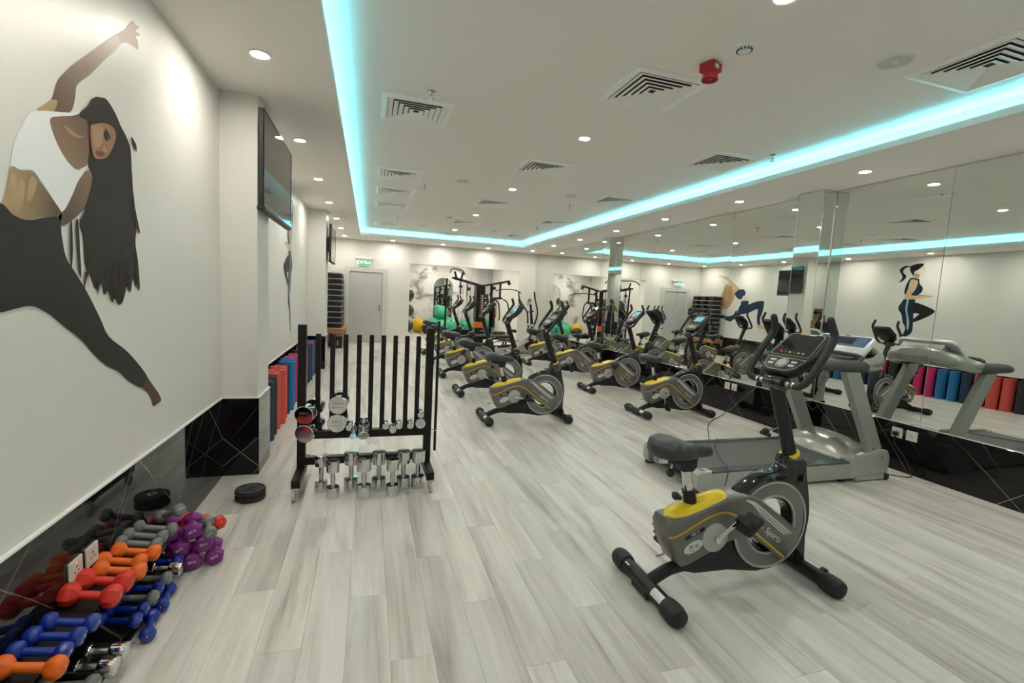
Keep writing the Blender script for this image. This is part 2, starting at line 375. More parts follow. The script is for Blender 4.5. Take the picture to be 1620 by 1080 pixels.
for p in planks[:300]:
    key = (round(p[1]-p[0], 4), round(p[3]-p[2], 4))
    if key not in pcache:
        b = B(); plank_mesh(b, 0, p[1]-p[0], 0, p[3]-p[2]); pcache[key] = b.mesh('plank', M['floor'], smooth=False)
    o = bpy.data.objects.new('plank', pcache[key]); COL.objects.link(o); o.parent = fl; o.location = (p[0], p[2], 0)
b = B()
for p in planks[300:]: plank_mesh(b, *p)
o = b.build('plank_field', M['floor2'], fl, smooth=False); o['kind'] = 'stuff'

# ---- left wall with two piers
wl = struct(B().box(XL-0.15, XL, YF-0.15, YB+0.15, -0.06, 3.3).build('wall_left', M['wall'], smooth=False))
PIERS = ((4.15, 4.57, -0.85), (9.5, 10.0, -0.80))
for y0, y1, x1 in PIERS:
    B().box(XL-0.01, x1, y0, y1, 0.0, ZC+0.01).build('pier', M['wall'], wl, smooth=False)
ZBL = 0.632
def marble_run(parent, y0, y1, x, z1, side, step=1.2):
    n = max(1, round((y1-y0)/step)); s = (y1-y0)/n
    for i in range(n):
        b = B(); a, c = y0+i*s+0.0006, y0+(i+1)*s-0.0006
        if side > 0: b.bbox(x, x+0.014, a, c, 0.0, z1, 0.0012)
        else: b.bbox(x-0.014, x, a, c, 0.0, z1, 0.0012)
        b.build('marble_panel', M['marble'], parent, smooth=False)
    b = B()
    if side > 0: b.box(x, x+0.017, y0, y1, z1, z1+0.008)
    else: b.box(x-0.012, x, y0, y1, z1, z1+0.006)
    b.build('capping_strip', M['white'], parent, smooth=False)
segs = [(YF, PIERS[0][0]), (PIERS[0][1], PIERS[1][0]), (PIERS[1][1], YB)]
for a, c in segs: marble_run(wl, a, c, XL, ZBL, 1)
for y0, y1, x1 in PIERS:
    for ya, yb in ((y0-0.014, y0), (y1, y1+0.014)):
        B().bbox(XL+0.014, x1+0.014, ya, yb, 0, ZBL, 0.0012).build('marble_panel', M['marble'], wl, smooth=False)
        B().box(XL+0.014, x1+0.017, ya-0.002, yb+0.002, ZBL, ZBL+0.008).build('capping_strip', M['white'], wl, smooth=False)
    B().bbox(x1, x1+0.014, y0, y1, 0, ZBL, 0.0012).build('marble_panel', M['marble'], wl, smooth=False)
    B().box(x1, x1+0.017, y0, y1, ZBL, ZBL+0.008).build('capping_strip', M['white'], wl, smooth=False)

# ---- back wall with the opening to the next room, and the door
OX0, OX1, OZ = 1.14, 4.59, 2.39
b = B(); b.box(XL-0.15, OX0, YB, YB+0.2, -0.06, 3.3); b.box(OX1, XR+0.2, YB, YB+0.2, -0.06, 3.3); b.box(OX0, OX1, YB, YB+0.2, OZ, 3.3)
wb = struct(b.build('wall_back', M['wall'], smooth=False))
B().box(-1.09, -0.70, YB-0.012, YB, 0, 0.08).build('skirting', M['white'], wb, smooth=False)
B().box(0.52, OX0, YB-0.012, YB, 0, 0.08).build('skirting', M['white'], wb, smooth=False)
B().box(OX1, XR-0.02, YB-0.012, YB, 0, 0.08).build('skirting', M['white'], wb, smooth=False)
d1 = struct(B().bbox(-0.55, 0.35, YB-0.03, YB-0.002, 0.005, 2.055, 0.002).build('door_1', M['door'], smooth=False))
b = B(); b.bbox(-0.69, -0.555, YB-0.055, YB-0.001, 0, 2.19, 0.003); b.bbox(0.355, 0.49, YB-0.055, YB-0.001, 0, 2.19, 0.003); b.bbox(-0.555, 0.355, YB-0.055, YB-0.001, 2.06, 2.19, 0.003)
b.build('door_frame', M['frame'], d1, smooth=False)
h = B().bbox(0.255, 0.305, YB-0.036, YB-0.03, 0.93, 1.12, 0.002).build('handle_plate', M['steel'], d1)
B().tube([(0.28, YB-0.036, 1.06), (0.28, YB-0.075, 1.06), (0.26, YB-0.085, 1.06), (0.16, YB-0.085, 1.06)], 0.009, sm=3).build('lever', M['steel'], h)
B().cyl((0.28, YB-0.045, 0.965), (0.28, YB-0.03, 0.965), 0.012).build('lock_cylinder', M['steel'], h)

# ---- right wall: stone base, mirror above, two mirrored piers
wr = struct(B().box(XR+0.03, XR+0.2, YF-0.15, YB+0.15, -0.06, 3.3).build('wall_right', M['wall'], smooth=False))
ZBR = 0.487
RP = ((4.28, 4.63, 5.01), (9.36, 9.71, 5.02))
rsegs = [(YF, RP[0][0]), (RP[0][1], RP[1][0]), (RP[1][1], YB)]
for a, c in rsegs: marble_run(wr, a, c, XR+0.004, ZBR, -1)
def mirror_panel(y0, y1, tilt):
    b = B(); b.cur = 0; h = ZC-ZBR-0.010
    b.bbox(-0.003, 0.003, y0+0.0012, y1-0.0012, 0, h, 0.0018)
    o = b.build('mirror_panel', M['mirror'], wr, smooth=False); o.location = (XR+0.004, 0, ZBR+0.007); o.rotation_euler = (0, math.radians(tilt), 0)
for ys, tl in (((-3.0, -1.74, -0.52, 0.70, 1.91, 3.12, 4.28), 0.38), ((4.63, 5.88), 0.24), ((5.88, 7.09, 8.32, 9.36), 0.08), ((9.71, 11.0, 12.3, 13.55, 14.445), 0.0)):
    for a, c in zip(ys[:-1], ys[1:]): mirror_panel(a, c, tl)
for y0, y1, x0 in RP:
    p = B().box(x0+0.006, XR+0.02, y0+0.006, y1-0.006, 0, ZC+0.01).build('mirrored_pier', M['wall'], wr, smooth=False)
    B().bbox(x0, x0+0.006, y0+0.004, y1-0.004, ZBR+0.007, ZC-0.004, 0.002).build('mirror_panel', M['mirror'], p, smooth=False)
    for ya in (y0, y1-0.006): B().bbox(x0+0.004, XR-0.002, ya, ya+0.006, ZBR+0.007, ZC-0.004, 0.002).build('mirror_panel', M['mirror'], p, smooth=False)
    for ya in (y0-0.001, y1-0.005): B().cyl((x0+0.002, ya+0.003, ZBR), (x0+0.002, ya+0.003, ZC-0.004), 0.0035, n=6).build('glass_edge', M['mirroredge'], p)
    B().bbox(x0-0.012, x0, y0-0.012, y1+0.012, 0, ZBR, 0.001).build('marble_panel', M['marble'], p, smooth=False)
    for ya, yb in ((y0-0.012, y0), (y1, y1+0.012)): B().bbox(x0, XR-0.008, ya, yb, 0, ZBR, 0.001).build('marble_panel', M['marble'], p, smooth=False)
# rear wall behind the photographer
wf = struct(B().box(XL-0.15, XR+0.2, YF-0.15, YF, -0.06, 3.3).build('wall_front', M['wall'], smooth=False))

# ---- ceiling: border, lip, light cove, upper tray
CX0, CX1, CY0, CY1 = -0.27, 4.20, -2.0, 13.08
ce = struct(B().box(XL-0.15, XR+0.2, YF-0.15, YB+0.2, ZU, ZU+0.12).build('ceiling', M['ceil'], smooth=False))
b = B()
for x0, x1, y0, y1 in ((XL, CX0-0.018, YF, YB), (CX1+0.018, XR+0.03, YF, YB), (CX0-0.018, CX1+0.018, YF, CY0-0.018), (CX0-0.018, CX1+0.018, CY1+0.018, YB)):
    b.box(x0, x1, y0, y1, ZC, ZC+0.02)
b.build('ceiling_border', M['ceil'], ce, smooth=False)
b = B(); t = 0.018; hz = ZC+0.055
b.ring_prism([(CX0-t, CY0-t), (CX1+t, CY0-t), (CX1+t, CY1+t), (CX0-t, CY1+t)], [(CX0, CY0), (CX1, CY0), (CX1, CY1), (CX0, CY1)], ZC, hz, 'xy')
b.build('cove_lip', M['ceil'], ce, smooth=False)
b = B(); q = 0.15
b.box(CX0-q-0.02, CX0-q, CY0-q, CY1+q, ZC+0.02, ZU); b.box(CX1+q, CX1+q+0.02, CY0-q, CY1+q, ZC+0.02, ZU); b.box(CX0-q, CX1+q, CY1+q, CY1+q+0.02, ZC+0.02, ZU); b.box(CX0-q, CX1+q, CY0-q-0.02, CY0-q, ZC+0.02, ZU)
b.build('cove_back', M['ceil'], ce, smooth=False)
def led(name, x0, x1, y0, y1):
    o = B().box(x0, x1, y0, y1, ZC+0.021, ZC+0.030).build('led_strip', M['led'], smooth=False)
    tag(o, name, 'led strip', 'light strips in the ceiling cove')
led('cyan light strip in the ceiling cove above the wall with the murals', CX0-0.075, CX0-0.05, CY0, CY1)
led('cyan light strip in the ceiling cove above the mirror wall', CX1+0.05, CX1+0.075, CY0, CY1)
led('cyan light strip in the ceiling cove above the grey door', CX0-0.03, CX1+0.03, CY1+0.05, CY1+0.075)
led('cyan light strip in the ceiling cove over the entrance end', CX0-0.03, CX1+0.03, CY0-0.075, CY0-0.05)

# ---- next room through the opening
b = B(); b.box(0.85, 1.0, YB+0.2, 18.95, -0.06, 3.3); wl2 = struct(b.build('wall_alcove_left', M['wall'], smooth=False))
b = B(); b.box(4.85, 5.0, YB+0.2, 18.95, -0.06, 3.3); wr2 = struct(b.build('wall_alcove_right', M['wall'], smooth=False))
wb2 = struct(B().box(0.85, 5.0, 18.95, 19.1, -0.06, 3.3).build('wall_alcove_back', M['wmarble'], smooth=False))
fbase = B().box(0, 0.06, 0, 0.02, 0, 2.78); fm = None
for i in range(17):
    x = 3.72+i*0.066
    if fm is None: fm = B().bbox(0, 0.05, 0, 0.025, 0, 2.78, 0.006).mesh('fluted_slat', M['flute'], smooth=False)
    o = bpy.data.objects.new('fluted_slat', fm); COL.objects.link(o); o.parent = wb2; o.location = (x, 18.925, 0.0)
c2 = struct(B().box(0.85, 5.0, YB+0.2, 19.1, 2.78, 2.9).build('ceiling_alcove', M['ceil'], smooth=False))
# ================================================================== ceiling fixtures
# downlights
DL = []
def dl_proto():
    t = thing('downlight', 'x', 'downlight')
    B().lathe([(0.048, 0.004), (0.060, 0.0), (0.064, -0.004), (0.062, -0.008), (0.050, -0.006), (0.046, 0.0)], 20).build('trim_ring', M['white'], t)
    B().lathe([(0.0005, -0.0015), (0.047, -0.0015), (0.047, 0.002), (0.0005, 0.002)], 18).build('lens', M['lens'], t)
    return t
dlp = dl_proto(); dused = False
def downlight(x, y, z, label, group):
    global dused
    t = dlp if not dused else copy_tree(dlp)
    dused = True; t.location = (x, y, z); t['label'] = label; t['group'] = group
for y in (-1.6, 0.1, 1.75, 3.43, 5.2, 6.9, 8.65, 10.5, 12.1, 13.75):
    downlight(-0.69, y, ZC-0.001, 'small round downlight in the ceiling border along the mural wall', 'downlights along the mural wall')
for y in (-1.5, 0.15, 1.85, 3.6, 5.27, 6.92, 8.55, 10.25, 11.9, 13.6):
    downlight(4.70, y, ZC-0.001, 'small round downlight in the ceiling border along the mirror wall', 'downlights along the mirror wall')
for y in (2.05, 4.41, 6.87, 9.4, 11.85):
    downlight(2.0, y, ZU-0.001, 'small round downlight in the middle of the raised ceiling tray', 'downlights in the ceiling tray')
for x in (2.03, 3.4, 0.6):
    downlight(x, 13.95, ZC-0.001, 'small round downlight in the ceiling border in front of the back wall', 'downlights before the back wall')
for x, y in ((1.7, 15.3), (2.9, 15.3), (4.1, 15.3), (1.7, 16.9), (2.9, 16.9), (4.1, 16.9), (2.2, 18.3), (3.6, 18.3)):
    downlight(x, y, 2.779, 'small unseen downlight added to brighten the room beyond the opening', 'added downlights beyond the opening')  # lamps out of view, rows added to brighten the alcove
# air diffusers
def diff_proto():
    t = thing('air_diffuser', 'square white four-way air diffuser set in the raised ceiling tray', 'air diffuser', group='ceiling air diffusers')
    def sq(h, z): return [(-h, -h, z), (h, -h, z), (h, h, z), (-h, h, z)]
    B().rings([sq(0.245, 0.0), sq(0.30, 0.0), sq(0.30, -0.011), sq(0.262, -0.020), sq(0.245, -0.010), sq(0.245, 0.0)], caps=False).build('frame', M['vent'], t, smooth=False)
    B().box(-0.25, 0.25, -0.25, 0.25, -0.0015, 0.0).build('duct_plate', M['dark'], t, smooth=False)
    for i in range(5):
        h = 0.242-i*0.045
        B().rings([sq(h, -0.013), sq(h-0.036, -0.0025), sq(h-0.038, -0.004), sq(h-0.002, -0.0165), sq(h, -0.013)], caps=False).build('vane', M['vent'], t, smooth=False)
    return t
dp = diff_proto(); first = True
for x, ys in ((0.36, (-0.6, 1.9, 4.42, 6.83, 8.0, 9.25, 12.0)), (2.0, (0.9, 3.25, 5.6, 8.06, 10.5, 12.78)), (3.67, (-0.4, 2.1, 4.45, 6.8, 9.36, 11.95))):
    for y in ys:
        t = dp if first else copy_tree(dp); first = False; t.location = (x, y, ZU)
# sprinklers
def spr_proto():
    t = thing('sprinkler', 'small chrome fire sprinkler head hanging from the ceiling tray', 'sprinkler', group='ceiling sprinklers')
    B().lathe([(0.001, 0), (0.034, 0), (0.034, -0.004), (0.02, -0.012), (0.001, -0.012)], 18).build('escutcheon', M['chrome'], t)
    B().cyl((0, 0, -0.012), (0, 0, -0.045), 0.009, n=10).build('body', M['steel'], t)
    for s in (-1, 1): B().tube([(0.009*s, 0, -0.03), (0.016*s, 0, -0.045), (0.003*s, 0, -0.062)], 0.003, n=6, sm=3).build('frame_arm', M['steel'], t)
    B().lathe([(0.001, -0.062), (0.019, -0.062), (0.021, -0.065), (0.001, -0.066)], 14).build('deflector', M['chrome'], t)
    return t
sp = spr_proto(); first = True
for x, y in ((0.437, 3.94), (0.75, 7.3), (0.55, 10.6), (0.5, 12.6), (3.95, 4.02), (3.2, 7.5), (3.6, 10.2), (3.5, 12.6)):
    t = sp if first else copy_tree(sp); first = False; t.location = (x, y, ZU)
# loudspeakers
def spk_proto():
    t = thing('ceiling_speaker', 'flat round white loudspeaker grille flush in the ceiling tray', 'speaker', group='ceiling loudspeakers')
    B().lathe([(0.09, 0), (0.105, 0), (0.105, -0.006), (0.092, -0.008), (0.09, -0.004)], 28).build('rim', M['white'], t)
    B().lathe([(0.0005, -0.0035), (0.05, -0.005), (0.0905, -0.004), (0.0905, 0), (0.0005, 0)], 28).build('grille', mat('speaker_grille', (0.62, 0.61, 0.58), 0.6, bump=0.8, bscale=500), t)
    return t
sk = spk_proto(); first = True
for x, y in ((3.13, 2.29), (1.22, 6.74), (2.95, 6.84), (1.17, 11.6), (2.9, 11.4)):
    t = sk if first else copy_tree(sk); first = False; t.location = (x, y, ZU)
# smoke detectors
def smoke_proto():
    t = thing('smoke_detector', 'white domed smoke detector beside the red siren', 'smoke detector')
    B().lathe([(0.001, 0), (0.056, 0), (0.056, -0.012), (0.052, -0.018), (0.044, -0.02), (0.001, -0.02)], 28).build('base', M['white'], t)
    B().lathe([(0.001, -0.034), (0.036, -0.034), (0.040, -0.03), (0.044, -0.02), (0.001, -0.02)], 28).build('head', M['white'], t)
    for k in range(14):
        a = 2*PI*k/14
        B().bbox(0.034, 0.0465, -0.004, 0.004, -0.033, -0.022, 0.001, T=Matrix.Rotation(a, 4, 'Z')).build('vent_slot', M['dark'], t, smooth=False)
    B().lathe([(0.001, -0.038), (0.022, -0.038), (0.026, -0.034), (0.001, -0.034)], 20).build('cap', M['white'], t)
    return t
sm = smoke_proto(); sm.location = (2.16, 2.50, ZU)
t = copy_tree(sm, label='white domed smoke detector far from the siren in the ceiling tray'); t.location = (1.55, 9.9, ZU)
# red siren
M['red'] = mat('red_plastic', (0.42, 0.02, 0.03), 0.3, var=0.05)
t = thing('alarm_siren', 'red fire alarm siren hanging from the ceiling beside the smoke detector', 'alarm siren', (2.12, 2.75, ZU), 0.35)
b = B(); b.prism([(-0.05, -0.05), (0.05, -0.05), (0.05, 0.05), (-0.05, 0.05)], 0, -0.062, 0.008, 'xy'); b.build('back_box', M['red'], t)
B().lathe([(0.001, -0.055), (0.044, -0.058), (0.047, -0.075), (0.053, -0.105), (0.050, -0.108), (0.040, -0.085), (0.001, -0.08)], 28).build('horn', M['red'], t)
B().lathe([(0.001, -0.102), (0.018, -0.10), (0.022, -0.08), (0.001, -0.08)], 18).build('horn_core', M['red'], t)
B().box(-0.03, 0.012, -0.0515, -0.0502, -0.045, -0.02).build('sticker', M['white'], t, smooth=False)

# ================================================================== on the walls
M['screen'] = mat('screen_glass', (0.006, 0.007, 0.008), 0.03, spec=0.6)
def tv(label, x, y0, y1, z0, z1, px):
    t = thing('television', label, 'television', (x, (y0+y1)/2, z0)); w, h = (y1-y0)/2, z1-z0
    B().bbox(-0.035, 0.0, -w, w, 0, h, 0.004).build('housing', M['plastic'], t)
    B().bbox(-0.06, -0.034, -w*0.6, w*0.6, h*0.12, h*0.7, 0.008).build('rear_bulge', M['plastic'], t)
    o = [(-w, 0), (w, 0), (w, h), (-w, h)]; i = [(-w+0.012, 0.02), (w-0.012, 0.02), (w-0.012, h-0.012), (-w+0.012, h-0.012)]
    B().ring_prism(o, i, 0.0005, 0.006, 'yz').build('bezel', M['gloss'], t, smooth=False)
    B().box(0.0005, 0.0025, -w+0.011, w-0.011, 0.019, h-0.011).build('screen', M['screen'], t, smooth=False)
    B().bbox(-0.045, 0.012, -w*1.01, w*1.01, -0.032, -0.001, 0.005).build('soundbar', M['plastic'], t)
    B().box(0.0125, 0.0135, w-0.10, w-0.06, -0.022, -0.014).build('status_lamp', mat('status_red', (0.5, 0.02, 0.05), 0.3, emit=(1, 0.05, 0.15), estr=0.6), t, smooth=False)
    d = x-px
    B().bbox(-d+0.0005, -0.055, -0.40, -0.12, h*0.25, h*0.65, 0.004).build('wall_bracket', M['black'], t) if d > 0.062 else None
    return t
tv('large black wall television with a soundbar on the pier nearest the big mural', -0.775, 3.98, 5.24, 2.135, 2.84, -0.85)
tv('black wall television on the pier near the stacked aerobic steps', -0.715, 9.55, 10.64, 2.07, 2.74, -0.80)
# exit sign
M['green'] = mat('exit_green', (0.0, 0.22, 0.12), 0.4, emit=(0.0, 0.42, 0.22), estr=0.35)
M['glyph'] = mat('exit_glyph', (0.8, 0.95, 0.85), 0.4, emit=(0.75, 1.0, 0.85), estr=1.3)
t = thing('exit_sign', 'lit green exit sign on a white bracket above the grey door', 'exit sign', (-0.165, YB, 2.25))
B().bbox(-0.25, 0.25, -0.10, -0.0005, 0.17, 0.235, 0.006).build('bracket', M['white'], t)
B().bbox(-0.19, 0.19, -0.075, -0.055, -0.02, 0.171, 0.004).build('panel', M['white'], t)
B().box(-0.178, 0.178, -0.0775, -0.0752, 0.01, 0.135).build('face', M['green'], t, smooth=False)
text('EXIT', 0.125, 'glyph', t, basis((1, 0, 0), (0, 0, 1), (-0.075, -0.0785, 0.073)))
# Arabic word drawn as pen strokes, right to left
b = B()
def stroke(pts, r=0.007): b.tube([(x, -0.0785, z) for x, z in pts], r, n=6, sm=4, flat=0.12, up=(0, 0, 1))
stroke([(0.165, 0.092), (0.148, 0.104), (0.134, 0.094), (0.128, 0.072), (0.15, 0.05), (0.163, 0.055)]); stroke([(0.128, 0.078), (0.11, 0.072), (0.10, 0.055), (0.088, 0.045)])
stroke([(0.082, 0.088), (0.072, 0.094), (0.068, 0.08), (0.078, 0.076), (0.066, 0.06), (0.052, 0.05)]); stroke([(0.045, 0.092), (0.034, 0.096), (0.022, 0.082), (0.03, 0.056), (0.05, 0.04)])
b.build('lettering', M['glyph'], t, smooth=False)
# socket plates
M['cream'] = mat('cream_plastic', (0.72, 0.68, 0.60), 0.35, var=0.01)
M['dbrass'] = mat('socket_hole', (0.05, 0.05, 0.05), 0.5, var=0.05)
M['neon'] = mat('socket_neon', (0.6, 0.05, 0.03), 0.3, emit=(1.0, 0.12, 0.06), estr=1.5)
def socket(label, x, y, z, side, on=False, group=None, s=0.043):
    t = thing('wall_socket', label, 'wall socket', (x, y, z), 0 if side > 0 else PI, group)
    B().bbox(0, 0.009, -s, s, -s, s, 0.002).build('plate', M['cream'], t, smooth=False)
    for a, c, hh, ww in ((0, 0.012, 0.006, 0.003), (-0.012, -0.008, 0.003, 0.005), (0.012, -0.008, 0.003, 0.005)):
        B().box(0.0088, 0.0094, a-ww, a+ww, c-hh, c+hh).build('pin_hole', M['dbrass'], t, smooth=False)
    B().bbox(0.009, 0.012, 0.016, 0.026, 0.016, 0.030, 0.001).build('rocker_switch', M['white'], t, smooth=False)
    B().bbox(0.009, 0.0105, -0.004, 0.002, 0.024, 0.030, 0.0005).build('indicator', M['neon'] if on else M['white'], t, smooth=False)
    return t
xs = XL+0.0145
socket('cream wall socket with a lit red indicator above the low dumbbell rack', xs, 2.17, 0.388, 1, True)
socket('unlit cream wall socket above the rack beside the lit one', xs, 2.283, 0.385, 1)
xr = XR-0.0105
socket('cream socket on the marble base with the treadmill plug in it', xr, 3.30, 0.385, -1, s=0.05)
socket('empty cream socket beside the plugged one on the marble base', xr, 3.165, 0.385, -1, s=0.05)
socket('cream socket under the mirror between treadmill and exercise bikes', xr, 5.68, 0.40, -1, group='sockets under the mirror past the pier', s=0.05)
socket('cream socket under the mirror between treadmill and exercise bikes', xr, 5.54, 0.40, -1, group='sockets under the mirror past the pier', s=0.05)
for y in (11.2, 11.34): socket('cream socket low on the mural wall near the wooden table', xs, y, 0.40, 1, group='sockets near the wooden table')
# red fire sign behind the photographer
t = thing('fire_sign', 'small red fire point sign on the wall behind the photographer', 'sign', (XL+0.0005, -1.05, 1.60))
B().bbox(0, 0.006, -0.14, 0.14, -0.15, 0.15, 0.002).build('plate', M['red'], t, smooth=False)
b = B(); b.prism([(-0.06, -0.06), (0.0, -0.09), (0.05, -0.05), (0.03, 0.0), (0.05, 0.05), (0.0, 0.09), (-0.03, 0.02)], 0.0062, 0.0072, plane='yz'); b.build('flame_symbol', M['white'], t, smooth=False)
# ================================================================== exercise bikes (they face the mirror, +x)
M['shell'] = mat('bike_shell_grey', (0.165, 0.162, 0.150), 0.30, metal=0.3, var=0.05, vscale=40)
M['ring'] = mat('flywheel_cover_grey', (0.20, 0.198, 0.188), 0.32, metal=0.3, var=0.05, vscale=40)
M['yellow'] = mat('yellow_plastic', (0.86, 0.60, 0.012), 0.22, coat=0.3, var=0.04)
M['gold'] = mat('yellow_stripe', (0.66, 0.40, 0.02), 0.35, var=0.03)
M['lgrey'] = mat('light_grey_plastic', (0.45, 0.45, 0.43), 0.35, metal=0.2, var=0.04)
M['decal'] = mat('white_decal', (0.62, 0.65, 0.64), 0.4, var=0.02)
M['decalw'] = mat('logo_white', (0.72, 0.72, 0.70), 0.4, var=0.02)
M['lime'] = mat('lime_decal', (0.38, 0.42, 0.02), 0.4, var=0.03)
M['lred'] = mat('logo_red', (0.45, 0.04, 0.03), 0.4, var=0.03)
M['lblue'] = mat('logo_blue', (0.03, 0.06, 0.22), 0.4, var=0.03)
M['lcd'] = mat('lcd_glass', (0.02, 0.022, 0.025), 0.12, spec=0.6, var=0.05)
M['lcdlit'] = mat('lcd_lit', (0.05, 0.12, 0.16), 0.12, emit=(0.12, 0.30, 0.38), estr=0.9)
dotm = [mat('key_dot_%d' % i, c, 0.4, var=0.02) for i, c in enumerate(((0.6, 0.03, 0.03), (0.05, 0.1, 0.6), (0.7, 0.5, 0.02), (0.1, 0.3, 0.08), (0.3, 0.5, 0.1), (0.65, 0.5, 0.05)))]
HW = 0.075

def stab(t, x, near):
    r = B().tube([(x, -0.235, 0.0545), (x, 0.235, 0.0545)], 0.041, n=16).build('front_stabilizer' if near else 'rear_stabilizer', M['plastic'], t)
    for s in (-1, 1):
        b = B(); prof = [(0.044, 0.0), (0.050, 0.005), (0.0545, 0.04), (0.0540, 0.08), (0.045, 0.108), (0.022, 0.120), (0.001, 0.122)]
        pr = [[(x+q*math.cos(2*PI*k/16), s*(0.185+h), 0.0545+q*math.sin(2*PI*k/16)) for k in range(16)] for q, h in [(0.042, -0.001)]+prof]
        b.rings(pr); b.build('end_cap', M['rubber'], r)
    if not near:
        b = B()
        for k in range(4):
            a0, a1 = math.radians(100+k*16), math.radians(100+(k+1)*16)
            b.add([(x+0.0418*math.cos(a), yy, 0.0545+0.0418*math.sin(a)) for a in (a0, a1) for yy in (-0.185, -0.095)], [(0, 1, 3, 2)])
        b.build('maker_sticker', M['decalw'], r)
        B().add([(x-0.0302, yy, 0.0845) if i < 2 else (x-0.0235, yy, 0.0895) for i, yy in enumerate((0.13, 0.17, 0.17, 0.13))], [(0, 1, 2, 3)]).build('small_sticker', M['decalw'], r)
    else:
        for s in (-1, 1):
            w_ = B().lathe([(0.001, -0.014), (0.026, -0.014), (0.03, -0.009), (0.03, 0.009), (0.026, 0.014), (0.001, 0.014)], 18, 'y').build('transport_wheel', M['rubber'], r, loc=(x+0.066, s*0.13, 0.055))
            B().bbox(x+0.03, x+0.08, s*0.13-0.02, s*0.13-0.0145, 0.04, 0.07, 0.003).build('wheel_fork', M['plastic'], r)
    return r
def ribbon(pts, wd, y, th=0.0012):
    b = B(); P = catmull([(p[0], p[1], 0) for p in pts], 6); L = []; R_ = []
    for i, p in enumerate(P):
        d = P[min(i+1, len(P)-1)]-P[max(i-1, 0)]; d.normalize(); n = Vector((-d.y, d.x, 0)); L.append(p+n*wd/2); R_.append(p-n*wd/2)
    poly = [(p.x, p.y) for p in L]+[(p.x, p.y) for p in reversed(R_)]
    rr = []
    s = 1 if y > 0 else -1
    for i in range(len(L)):
        rr.append([(L[i].x, y, L[i].y), (R_[i].x, y, R_[i].y), (R_[i].x, y+s*th, R_[i].y), (L[i].x, y+s*th, L[i].y)])
    b.rings(rr); return b
